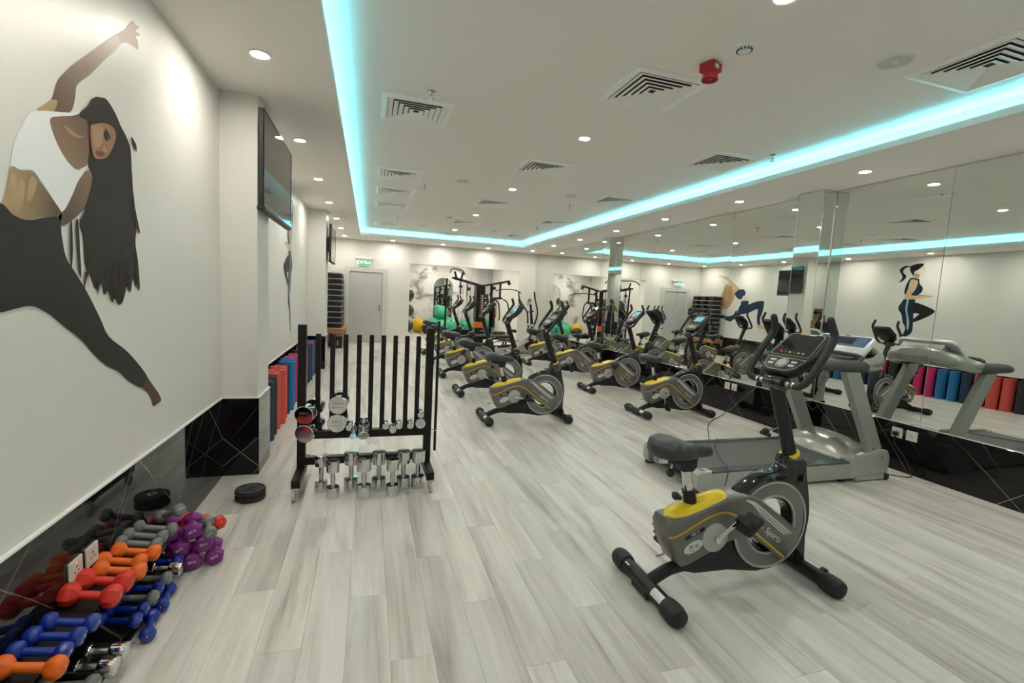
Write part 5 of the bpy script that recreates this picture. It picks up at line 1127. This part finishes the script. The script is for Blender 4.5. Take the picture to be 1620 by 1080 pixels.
for z in (0.22, 0.45): B().cyl((0.98, -0.22, z), (0.98, 0.22, z), 0.045, n=16, bev=0.01).build('leg_roller', M['rubber'], t)
beam('seat_beam', (0.90, 0, 0.42), (0.98, 0, 0.18), 0.02)
for x, y in ((-0.95, -0.30), (0.46, -0.20)):
    st_ = B().tube([(x, y, 1.45 if x > 0 else 1.30), (x+0.01, y, 1.15), (x-0.01, y, 0.92)], 0.022, n=8, flat=0.4).build('strap', M['rubber'], t); B().bbox(x-0.03, x+0.03, y-0.02, y+0.02, 1.0, 1.08, 0.006).build('strap_band', M['band'], st_)
# ---------------------------------------------------------------- elliptical trainer
def elliptical(label, x, y, rz):
    t = thing('elliptical_trainer', label, 'elliptical trainer', (x, y, 0), rz, None)
    for xx in (-0.75, 0.72): B().cyl((xx, -0.28, 0.04), (xx, 0.28, 0.04), 0.04, n=14, bev=0.008).build('foot', M['rubber'], t)
    B().tube([(-0.75, 0, 0.06), (0.72, 0, 0.06)], 0.035, n=8).build('base_rail', M['silverd'], t)
    hp = [(0.15, 0.09), (0.85, 0.09), (0.88, 0.22), (0.78, 0.42), (0.60, 0.55), (0.42, 0.52), (0.20, 0.30), (0.10, 0.15)]
    hs_ = B().prism([(p.x, p.y) for p in catmull([(a, c, 0) for a, c in hp], 4, True)], -0.13, 0.13, 0.04, steps=3).build('flywheel_housing', M['silverd'], t, angle=50)
    for s in (-1, 1): B().lathe([(0.001, s*0.128), (0.15, s*0.128), (0.16, s*0.136), (0.001, s*0.14)], 28, 'y', o=(0.50, 0, 0.30)).build('crank_disc', M['plastic'], hs_)
    B().tube([(0.62, 0, 0.45), (0.50, 0, 1.38)], [0.045, 0.032], n=12).build('mast', M['plastic'], t)
    mt = basis((0, -1, 0), (0.45, 0, 0.8), (0.44, 0, 1.46)); cn = B().prism([(-0.10, -0.10), (0.10, -0.10), (0.14, 0.06), (0.09, 0.11), (-0.09, 0.11), (-0.14, 0.06)], -0.05, 0.0, 0.014, 'xy', mt, steps=2).build('console', M['lgrey'], t)
    B().box(-0.08, 0.08, -0.02, 0.08, 0.0, 0.002, T=mt).build('lcd', M['lcd'], cn, smooth=False)
    B().tube([(0.50, -0.28, 1.22), (0.46, -0.2, 1.18), (0.52, 0, 1.17), (0.46, 0.2, 1.18), (0.50, 0.28, 1.22)], 0.016, n=8, sm=4).build('fixed_handlebar', M['foam'], t)
    for s in (-1, 1):
        a = 0.12*s
        ar_ = B().tube([(0.36-a, s*0.30, 1.72), (0.40-a, s*0.30, 1.50), (0.56-a*0.4, s*0.29, 1.15), (0.54, s*0.24, 0.82), (0.54+a, s*0.24, 0.42)], [0.019, 0.019, 0.02, 0.026, 0.026], n=10, sm=5).build('swing_arm', M['plastic'], t)
        B().cyl((0.54, s*0.05, 0.82), (0.54, s*0.27, 0.82), 0.035, n=14).build('pivot', M['lgrey'], ar_)
        B().tube([(0.54+a, s*0.24, 0.42), (0.1, s*0.21, 0.30+0.05*s), (-0.35, s*0.19, 0.26+0.08*s), (-0.60, s*0.17, 0.16)], 0.026, n=8, sm=3).build('pedal_rail', M['silverd'], t)
        B().bbox(-0.32, 0.06, s*0.20-0.07, s*0.20+0.07, 0.32+0.06*s, 0.36+0.06*s, 0.012).build('foot_plate', M['rubber'], t)
    return t
elliptical('grey elliptical trainer with upright swing arms next to the mirror', 3.66, 11.98, 0.0)
#elliptical('second grey elliptical trainer at the foot of the mirror by the back wall', 4.70, 13.35, PI*0.5+0.1)
# ---------------------------------------------------------------- padded bench with foam rollers
t = thing('exercise_bench', 'low black padded exercise bench with foam rollers in front of the multi-gym', 'bench', (3.25, 12.72, 0), 0.06)
B().bbox(-0.62, 0.10, -0.14, 0.14, 0.40, 0.47, 0.025).build('pad', M['vinyl'], t); B().bbox(0.13, 0.50, -0.14, 0.14, 0.40, 0.47, 0.025).build('pad', M['vinyl'], t)
B().tube([(-0.55, 0, 0.36), (0.55, 0, 0.36)], 0.03, n=4).build('frame_beam', M['black'], t, smooth=False)
for x in (-0.5, 0.42):
    B().tube([(x, 0, 0.05), (x, 0, 0.36)], 0.03, n=4).build('leg', M['black'], t, smooth=False); B().tube([(x, -0.27, 0.03), (x, 0.27, 0.03)], 0.03, n=8).build('foot_bar', M['black'], t)
B().tube([(0.55, 0, 0.36), (0.68, 0, 0.62)], 0.024, n=4).build('leg_post', M['black'], t, smooth=False)
for x, z in ((0.58, 0.40), (0.68, 0.60), (-0.60, 0.30)): B().cyl((x, -0.22, z), (x, 0.22, z), 0.045, n=16, bev=0.01).build('foam_roller', M['rubber'], t)
for s in (-1, 1): B().sphere((0.3, s*0.26, 0.06), 0.055, 14, 10).build('end_ball', M['lgrey'], t)
# ================================================================== printed murals on the left wall (flat wall stickers)
PX = XL+0.0006
def sticker(parent, name, poly, m, lvl, sm=4, closed=True):
    """poly = list of (y, z) on the wall; each colour area is a thin sheet, later ones lie on top"""
    P = catmull([(a, c, 0) for a, c in poly], sm, True) if sm else [Vector((a, c, 0)) for a, c in poly]
    x = PX+lvl*0.00045
    b = B(); n = len(P); b.add([(x, p.x, p.y) for p in P], [tuple(range(n))])
    o = b.build(name, m, parent, smooth=False); return o
def pmat(name, c, var=0.10, sc=6.0, c2=None):
    m = mat(name, c, 0.5, spec=0.18, var=var, vscale=sc)
    return m
def W1(pts): return [(v.y, v.z) for v in (onX(px, py, XL) for px, py in pts)]
m_hair = pmat('print_dark_hair', (0.030, 0.024, 0.021), 0.35, 9); m_leg = pmat('print_black_leggings', (0.032, 0.030, 0.027), 0.15, 5)
m_skin = pmat('print_brown_skin', (0.20, 0.115, 0.065), 0.35, 5); m_skin2 = pmat('print_light_skin', (0.40, 0.255, 0.16), 0.25, 7); m_skin3 = pmat('print_golden_skin', (0.46, 0.33, 0.19), 0.30, 9)
m_hair2 = pmat('print_hair_highlight', (0.060, 0.046, 0.038), 0.3, 12); m_top = pmat('print_white_top', (0.86, 0.87, 0.88), 0.03, 4); m_foot = pmat('print_foot', (0.10, 0.062, 0.038), 0.2, 6); m_lip = pmat('print_lips', (0.22, 0.06, 0.05), 0.1); m_face = pmat('print_face', (0.34, 0.185, 0.115), 0.22, 8)
m_hand = pmat('print_hand', (0.56, 0.43, 0.34), 0.12, 7)
def gradmat(name, c0, c1, p0, p1, var=0.2):
    """printed tone running from c0 at wall point p0 to c1 at p1"""
    m = mat(name, c0, 0.45, spec=0.35); nt = m.node_tree; bs = nt.nodes['Principled BSDF']; g = nt.nodes.new('ShaderNodeNewGeometry')
    d = Vector((0, p1[0]-p0[0], p1[1]-p0[1])); L2 = d.dot(d)
    sbn = nt.nodes.new('ShaderNodeVectorMath'); sbn.operation = 'SUBTRACT'; sbn.inputs[1].default_value = (0, p0[0], p0[1]); nt.links.new(g.outputs['Position'], sbn.inputs[0])
    dt = nt.nodes.new('ShaderNodeVectorMath'); dt.operation = 'DOT_PRODUCT'; dt.inputs[1].default_value = tuple(d/L2); nt.links.new(sbn.outputs[0], dt.inputs[0])
    nz = nt.nodes.new('ShaderNodeTexNoise'); nz.inputs['Scale'].default_value = 9; nt.links.new(g.outputs['Position'], nz.inputs['Vector'])
    ma = nt.nodes.new('ShaderNodeMath'); ma.operation = 'MULTIPLY_ADD'; ma.inputs[1].default_value = var; nt.links.new(nz.outputs[0], ma.inputs[0]); nt.links.new(dt.outputs['Value'], ma.inputs[2])
    mx = nt.nodes.new('ShaderNodeMix'); mx.data_type = 'RGBA'; mx.inputs[6].default_value = (*c0, 1); mx.inputs[7].default_value = (*c1, 1); nt.links.new(ma.outputs[0], mx.inputs[0]); nt.links.new(mx.outputs[2], bs.inputs['Base Color']); return m
def wp(px, py): v = onX(px, py, XL); return (v.y, v.z)
m_arm = gradmat('print_raised_arm', (0.13, 0.075, 0.045), (0.52, 0.38, 0.29), wp(100, 165), wp(205, 50), 0.1)
m_abd = gradmat('print_abdomen', (0.48, 0.34, 0.18), (0.11, 0.065, 0.04), wp(8, 300), wp(92, 330), 0.15)
m_low = gradmat('print_lower_arm', (0.24, 0.145, 0.09), (0.09, 0.055, 0.035), wp(140, 290), wp(96, 350), 0.15)
m_nek = gradmat('print_neck', (0.12, 0.07, 0.042), (0.27, 0.165, 0.10), wp(138, 190), wp(112, 262), 0.2)
t = thing('wall_mural', 'large printed dancer in a white top and dark leggings bending sideways on the wall', 'mural', (0, 0, 0))
S = lambda name, pts, m, lvl, sm=4: sticker(t, name, W1(pts), m, lvl, sm)
S('raised_arm', [(83, 176), (80, 160), (84, 148), (90, 128), (103, 113), (117, 100), (143, 82), (166, 66), (187, 53), (196, 58), (193, 67), (180, 82), (167, 93), (143, 117), (127, 129), (120, 138), (118, 157), (110, 178)], m_arm, 1)
S('hand', [(187, 53), (197, 47), (203, 39), (210, 33), (214, 40), (220, 42), (214, 49), (222, 55), (214, 58), (217, 64), (218, 78), (210, 73), (200, 68), (193, 67)], m_hand, 2)
S('armpit_light', [(58, 173), (68, 166), (80, 158), (90, 160), (84, 176), (70, 178)], m_skin3, 2)
S('top', [(47, 178), (66, 175), (83, 176), (111, 178), (127, 175), (136, 182), (126, 200), (110, 220), (119, 268), (139, 258), (130, 276), (119, 297), (108, 320), (96, 334), (78, 307), (60, 281), (49, 269), (31, 268), (16, 262), (22, 224), (34, 199)], m_top, 3)
S('neck', [(78, 189), (92, 184), (112, 183), (128, 180), (140, 186), (143, 200), (141, 232), (139, 257), (128, 266), (118, 267), (101, 248), (86, 219)], m_nek, 4)
S('collarbone', [(100, 198), (112, 206), (124, 214), (134, 216), (122, 218), (108, 210)], m_skin2, 5)
S('abdomen', [(16, 264), (32, 270), (49, 271), (60, 285), (78, 310), (96, 336), (93, 352), (80, 346), (65, 343), (39, 348), (18, 340), (2, 328), (8, 302)], m_abd, 4)
S('abdomen_light', [(14, 280), (22, 276), (26, 300), (18, 328), (8, 326)], m_skin3, 5); S('abdomen_light', [(30, 285), (38, 290), (34, 320), (26, 335), (22, 322)], m_skin3, 5); S('abdomen_light', [(48, 278), (57, 288), (50, 312), (42, 318), (43, 296)], m_skin3, 5)
S('lower_arm', [(139, 269), (146, 290), (145, 308), (140, 322), (127, 336), (112, 349), (98, 357), (90, 352), (92, 341), (102, 331), (114, 307), (124, 284)], m_low, 4)
S('leggings', [(-6, 320), (20, 340), (43, 348), (70, 344), (92, 345), (96, 372), (103, 407), (117, 430), (137, 463), (157, 503), (171, 532), (197, 553), (214, 571), (231, 594), (228, 606), (223, 613), (203, 603), (187, 588), (167, 578), (147, 560), (127, 537), (100, 516), (77, 497), (50, 484), (23, 488), (0, 494), (-50, 500), (-92, 560), (-112, 660), (-140, 720), (-175, 712), (-162, 600), (-170, 480), (-130, 400), (-60, 345)], m_leg, 6)
S('foot', [(229, 594), (236, 602), (243, 612), (250, 622), (254, 633), (247, 639), (242, 642), (239, 632), (233, 621), (224, 612)], m_foot, 5)
S('hair', [(123, 181), (137, 167), (142, 158), (150, 153), (158, 154), (167, 157), (180, 177), (190, 200), (198, 215), (205, 235), (207, 267), (209, 300), (211, 333), (214, 360), (213, 385), (216, 417), (214, 453), (209, 440), (205, 462), (199, 452), (194, 474), (187, 482), (181, 470), (176, 478), (171, 458), (164, 466), (159, 448), (150, 457), (142, 436), (133, 417), (130, 373), (124, 352), (132, 333), (142, 300), (145, 277), (138, 260), (140, 235), (140, 205), (138, 190)], m_hair, 7)
rs = random.Random(3)
for k in range(26):
    x0 = 134+rs.random()*76; y0 = 405+rs.random()*30; L_ = 28+rs.random()*34; dx_ = (x0-172)*0.06+rs.uniform(-4, 4); w_ = rs.uniform(1.2, 2.6)
    yb_ = min(y0+L_, 488-abs(x0-186)*0.55+rs.uniform(-6, 8))
    if yb_ > y0+8: S('hair_strand', [(x0-w_, y0), (x0+w_, y0), (x0+dx_*0.5+w_*0.6, (y0+yb_)/2), (x0+dx_, yb_), (x0+dx_*0.5-w_*0.6, (y0+yb_)/2)], m_hair, 8.2+0.09*k, 0)
for k, pp in enumerate(([(207, 225), (214, 240), (213, 228), (206, 216)], [(108, 352), (111, 352), (113, 395), (110, 425), (108, 400)], [(117, 352), (121, 350), (124, 395), (126, 436), (122, 430), (119, 395)], [(208, 300), (212, 330), (219, 365), (216, 366), (208, 335)], [(213, 395), (217, 420), (219, 455), (216, 456), (212, 425)])):
    S('hair_strand', pp, m_hair, 11+0.1*k)
S('face', [(140, 200), (148, 196), (158, 194), (168, 196), (178, 203), (181, 216), (178, 228), (174, 237), (167, 248), (157, 251), (147, 249), (142, 232)], m_face, 12)
S('cheek', [(143, 202), (152, 198), (160, 203), (160, 220), (154, 232), (146, 230)], m_skin2, 13)
S('eyebrow', [(163, 203), (168, 208), (172, 219), (170, 219), (165, 210)], m_hair, 14); S('eye', [(162, 207), (166, 212), (168, 222), (164, 220), (161, 213)], m_hair, 14); S('nose', [(160, 230), (165, 234), (167, 240), (161, 239)], m_skin2, 14); S('lips', [(150, 238), (158, 240), (162, 244), (156, 247), (150, 244)], m_lip, 14)
# runner, between the two piers
m_navy = pmat('print_navy', (0.012, 0.030, 0.055), 0.3, 9); m_fair = pmat('print_fair_skin', (0.62, 0.45, 0.29), 0.08, 5); m_black = pmat('print_black', (0.015, 0.015, 0.018), 0.2, 8); m_pale = pmat('print_pale', (0.72, 0.66, 0.55), 0.06)
m_str = pmat('print_grey_stripe', (0.42, 0.46, 0.48), 0.1)
RY = 7.45
def W2(pts): return [(RY-((cx/6.75+1380)-1440)*0.01475, 2.805-(cy/6.75-25)*0.0140) for cx, cy in pts]
t2 = thing('wall_mural', 'printed runner with a dark ponytail and navy leggings on the wall behind the yoga mats', 'mural', (0, 0, 0))
S2 = lambda name, pts, m, lvl, sm=4: sticker(t2, name, W2(pts), m, lvl, sm)
S2('standing_leg', [(355, 535), (405, 532), (455, 535), (462, 600), (460, 680), (466, 740), (471, 830), (470, 880), (452, 912), (430, 930), (405, 980), (388, 1050), (372, 1100), (352, 1100), (362, 1010), (380, 940), (402, 870), (398, 830), (370, 780), (350, 700), (315, 650), (315, 610), (338, 565)], m_navy, 1)
S2('raised_leg', [(455, 575), (520, 585), (600, 620), (640, 645), (637, 672), (600, 705), (560, 730), (500, 765), (468, 776), (464, 750), (480, 728), (512, 690), (480, 680), (458, 676)], m_black, 2)
S2('side_stripe', [(385, 540), (401, 540), (397, 640), (412, 705), (433, 780), (434, 850), (418, 852), (404, 740), (380, 640)], m_str, 3)
S2('shoe', [(372, 1100), (365, 1140), (340, 1165), (325, 1160), (340, 1130), (352, 1100)], m_pale, 2); S2('shoe', [(352, 790), (366, 790), (400, 862), (392, 866)], m_pale, 1)
S2('top', [(388, 310), (425, 306), (465, 316), (480, 370), (505, 400), (513, 425), (508, 455), (470, 495), (410, 492), (355, 482), (350, 430), (360, 370)], m_navy, 3)
S2('arm', [(398, 325), (430, 325), (462, 345), (452, 420), (425, 470), (418, 488), (480, 500), (560, 491), (618, 500), (600, 510), (560, 517), (480, 531), (400, 536), (357, 533), (365, 480), (380, 420), (386, 360)], m_fair, 4)
S2('far_hand', [(475, 492), (520, 484), (590, 494), (620, 502), (560, 500), (480, 500)], m_skin3, 3)
S2('face', [(440, 225), (468, 198), (492, 178), (505, 195), (513, 215), (522, 240), (512, 252), (508, 272), (488, 280), (480, 300), (470, 318), (440, 312), (415, 295), (418, 250)], m_pale, 4)
S2('neck_shade', [(420, 262), (450, 262), (470, 285), (462, 305), (436, 304), (418, 290)], m_skin3, 5)
S2('hair', [(372, 195), (385, 175), (430, 160), (485, 160), (493, 175), (470, 203), (440, 228), (418, 242), (414, 285), (392, 258), (374, 222)], m_black, 6)
S2('ponytail', [(376, 182), (330, 176), (290, 195), (276, 225), (296, 260), (312, 300), (290, 345), (275, 358), (320, 338), (346, 300), (336, 270), (312, 245), (318, 212), (350, 190), (376, 190)], m_black, 6)
S2('eye', [(478, 216), (500, 210), (502, 214), (480, 220)], m_black, 6, 0)
# blonde dancer beyond the second pier
m_blond = pmat('print_blonde_hair', (0.52, 0.34, 0.17), 0.35, 14); m_denim = pmat('print_dark_blue', (0.022, 0.042, 0.085), 0.5, 14)
def W3(pts): return [(13.50-((cx/6.75+1100)-1133)*0.0303, 2.66-((cy/6.75+400)-437)*0.0199) for cx, cy in pts]
t3 = thing('wall_mural', 'printed dancer with long blonde hair arching backwards on the wall near the aerobic steps', 'mural', (0, 0, 0))
S3 = lambda name, pts, m, lvl, sm=4: sticker(t3, name, W3(pts), m, lvl, sm)
S3('raised_arm', [(218, 250), (240, 243), (270, 248), (350, 290), (400, 338), (442, 378), (440, 405), (410, 440), (380, 425), (360, 372), (330, 312), (270, 276), (232, 264)], m_fair, 1)
S3('top', [(400, 440), (425, 410), (440, 396), (480, 392), (500, 412), (506, 440), (492, 500), (442, 497), (418, 470)], m_denim, 2)
S3('waist', [(482, 474), (512, 455), (530, 490), (541, 522), (480, 526), (476, 500)], m_pale, 3)
S3('front_leg', [(480, 520), (541, 520), (546, 552), (600, 526), (650, 514), (674, 517), (681, 545), (675, 620), (660, 700), (667, 756), (640, 752), (630, 680), (630, 600), (560, 640), (500, 662), (448, 662), (460, 590), (472, 560)], m_denim, 4)
S3('rear_leg', [(448, 650), (490, 658), (440, 702), (392, 752), (350, 746), (290, 736), (230, 736), (236, 706), (330, 700), (388, 690), (430, 655)], m_denim, 3)
S3('front_foot', [(640, 750), (668, 756), (700, 780), (722, 797), (690, 806), (645, 790)], m_fair, 3); S3('rear_foot', [(195, 692), (235, 682), (238, 726), (206, 728)], m_fair, 2)
S3('lower_arm', [(326, 598), (352, 598), (292, 642), (244, 702), (224, 692), (268, 632)], m_fair, 2)
S3('hair', [(305, 352), (335, 345), (360, 352), (382, 402), (402, 470), (388, 530), (350, 602), (320, 615), (300, 612), (270, 610), (248, 598), (252, 540), (276, 450), (290, 390)], m_blond, 5)
m_blond2 = pmat('print_blonde_shade', (0.36, 0.21, 0.09), 0.3, 14)
for k in range(7):
    x0 = 312+k*9; x1 = 262+k*17
    S3('hair_strand', [(x0, 372), (x0+4, 372), ((x0+x1)/2+10, 480), (x1+3, 585+6*(k % 2)), (x1, 585), ((x0+x1)/2+4, 480)], m_blond2, 6+0.1*k)
S3('hair_tip', [(250, 585), (272, 590), (262, 640), (252, 622)], m_blond, 7); S3('hair_tip', [(285, 600), (305, 600), (300, 640), (290, 632)], m_blond, 7.2); S3('hair_tip', [(318, 595), (345, 590), (330, 634)], m_blond, 7.4)

# ================================================================== the photographer (seen in the mirror corner)
m_sk = mat('skin', (0.36, 0.21, 0.14), 0.5, var=0.08, vscale=12); m_sh = mat('black_tshirt', (0.012, 0.012, 0.013), 0.8, var=0.15, vscale=25); m_tr = mat('dark_jeans', (0.02, 0.025, 0.04), 0.8, var=0.15, vscale=30)
m_hr = mat('short_hair', (0.012, 0.009, 0.008), 0.6, var=0.2, vscale=40)
HC = Vector((0, 0, CAMZ))-Vector((CF.x, CF.y, 0)).normalized()*0.19+Vector((0, 0, 0.01))   # head centre, behind the lens
fwd = Vector((CF.x, CF.y, 0)).normalized(); rgt = Vector((fwd.y, -fwd.x, 0))
def pw(f, r, z): return Vector((HC.x+fwd.x*f+rgt.x*r, HC.y+fwd.y*f+rgt.y*r, z))
pn = thing('person', 'person in a black t-shirt holding a camera up to the face', 'person', (HC.x, HC.y, 0))
def limb(b, pts, rad, n=14, flat=1.0): b.tube(pts, rad, n=n, sm=4, flat=flat)
sv, se = [], []; srad = []
def jv(p, r, link=None):
    sv.append(p); srad.append(r)
    if link is not None: se.append((link, len(sv)-1))
    return len(sv)-1
pel = jv(pw(-0.06, 0, 0.88), 0.135); sp1 = jv(pw(-0.07, 0, 1.06), 0.125, pel); sp2 = jv(pw(-0.075, 0, 1.22), 0.14, sp1); ch = jv(pw(-0.07, 0, 1.34), 0.115, sp2); nk_ = jv(pw(-0.04, 0, 1.425), 0.055, ch); hd = jv(pw(-0.01, 0, 1.50), 0.075, nk_); hd2 = jv(pw(0.0, 0, 1.585), 0.085, hd); hd3 = jv(pw(-0.005, 0, 1.655), 0.06, hd2)
hands = []
for s in (-1, 1):
    a = jv(pw(-0.08, s*0.13, 1.345), 0.075, ch); a2 = jv(pw(-0.07, s*0.195, 1.32), 0.065, a); el = jv(pw(0.03, s*0.25, 1.17), 0.044, a2); fo = jv(pw(0.085, s*0.17, 1.32), 0.041, el); wr_ = jv(pw(0.125, s*0.085, 1.465), 0.028, fo); hn = jv(pw(0.135, s*0.068, 1.51), 0.026, wr_); hands.append(hn)
    hp_ = jv(pw(-0.06, s*0.09, 0.82), 0.10, pel); kn_ = jv(pw(-0.03, s*0.11, 0.46), 0.062, hp_); sh_ = jv(pw(-0.06, s*0.11, 0.30), 0.060, kn_); an = jv(pw(-0.08, s*0.115, 0.075), 0.040, sh_); to = jv(pw(0.06, s*0.13, 0.042), 0.036, an); to2 = jv(pw(0.12, s*0.135, 0.036), 0.03, to)
me = bpy.data.meshes.new('body'); me.from_pydata([tuple(p-Vector((HC.x, HC.y, 0))) for p in sv], se, []); bo = bpy.data.objects.new('body', me); COL.objects.link(bo)
md = bo.modifiers.new('skin', 'SKIN'); md.use_smooth_shade = True
for i, r_ in enumerate(srad): me.skin_vertices[0].data[i].radius = (r_, r_) if i > 4 or i < 1 else (r_*1.0, r_*1.0)
for i in (0, 1, 2, 3): me.skin_vertices[0].data[i].radius = (srad[i]*1.2, srad[i]*0.85)
me.skin_vertices[0].data[0].use_root = True
sd = bo.modifiers.new('sub', 'SUBSURF'); sd.levels = 2; sd.render_levels = 2
dg = bpy.context.evaluated_depsgraph_get(); bm_ = bpy.data.meshes.new_from_object(bo.evaluated_get(dg)); bpy.data.objects.remove(bo)
for m in (m_sk, m_sh, m_tr, M['rubber']): bm_.materials.append(m)
for p in bm_.polygons:
    c = p.center; lat = abs(c.x*rgt.x+c.y*rgt.y); fw = c.x*fwd.x+c.y*fwd.y; z = c.z
    p.material_index = 3 if z < 0.085 else 2 if z < 0.93 else (1 if (z < 1.41 and not (fw > 0.005 and lat > 0.06 and z > 1.10)) else 0)
    p.use_smooth = True
body = bpy.data.objects.new('body', bm_); COL.objects.link(body); body.parent = pn
L0 = lambda f, r, z: pw(f, r, z)-Vector((HC.x, HC.y, 0))
# face, ears, hair, fingers
b = B(); b.sphere(L0(0.083, 0, 1.555), 0.014, 10, 8, (1, 1, 1.6)); b.sphere(L0(0.0, 0.083, 1.56), 0.03, 10, 8, (0.7, 0.45, 1.1)); b.sphere(L0(0.0, -0.083, 1.56), 0.03, 10, 8, (0.7, 0.45, 1.1)); b.build('nose_and_ears', m_sk, body)
b = B(); b.sphere(L0(0.076, 0.032, 1.585), 0.011, 10, 8); b.sphere(L0(0.076, -0.032, 1.585), 0.011, 10, 8); b.build('eyes', M['white'], body)
b = B(); b.sphere(L0(0.080, 0, 1.515), 0.018, 10, 8, (0.5, 1.1, 0.35)); b.build('mouth', m_lip, body)
b = B(); b.sphere(L0(-0.018, 0, 1.625), 0.094, 18, 12, (1.02, 0.93, 0.82)); b.build('hair', m_hr, pn)
for s in (-1, 1):
    for k in range(4):
        z0 = 1.535-k*0.019; ln = (0.9, 1.0, 0.95, 0.75)[k]
        B().tube([L0(0.130, s*0.078, z0), L0(0.162, s*0.082, z0+0.002), L0(0.178, s*(0.082-0.020*ln), z0+0.002), L0(0.175, s*(0.082-0.034*ln), z0)], [0.0095, 0.009, 0.0085, 0.007], n=8, sm=3).build('finger', m_sk, body)
    B().tube([L0(0.12, s*0.070, 1.53), L0(0.112, s*0.052, 1.525), L0(0.110, s*0.036, 1.53)], [0.011, 0.010, 0.008], n=8, sm=3).build('thumb', m_sk, body)
# the camera in the hands
cm = thing('handheld_camera', 'black camera held up in front of the photographer\'s face', 'camera', tuple(L0(0.147, 0, 1.545)+Vector((HC.x, HC.y, 0))), math.atan2(fwd.y, fwd.x))
B().bbox(-0.028, 0.022, -0.062, 0.062, -0.045, 0.042, 0.008).build('camera_body', M['plastic'], cm); B().bbox(-0.03, 0.018, -0.025, 0.025, 0.04, 0.068, 0.008).build('prism_hump', M['plastic'], cm)
B().cyl((0.02, 0, -0.004), (0.034, 0, -0.004), 0.034, n=24, bev=0.003).build('lens_barrel', M['rubber'], cm)
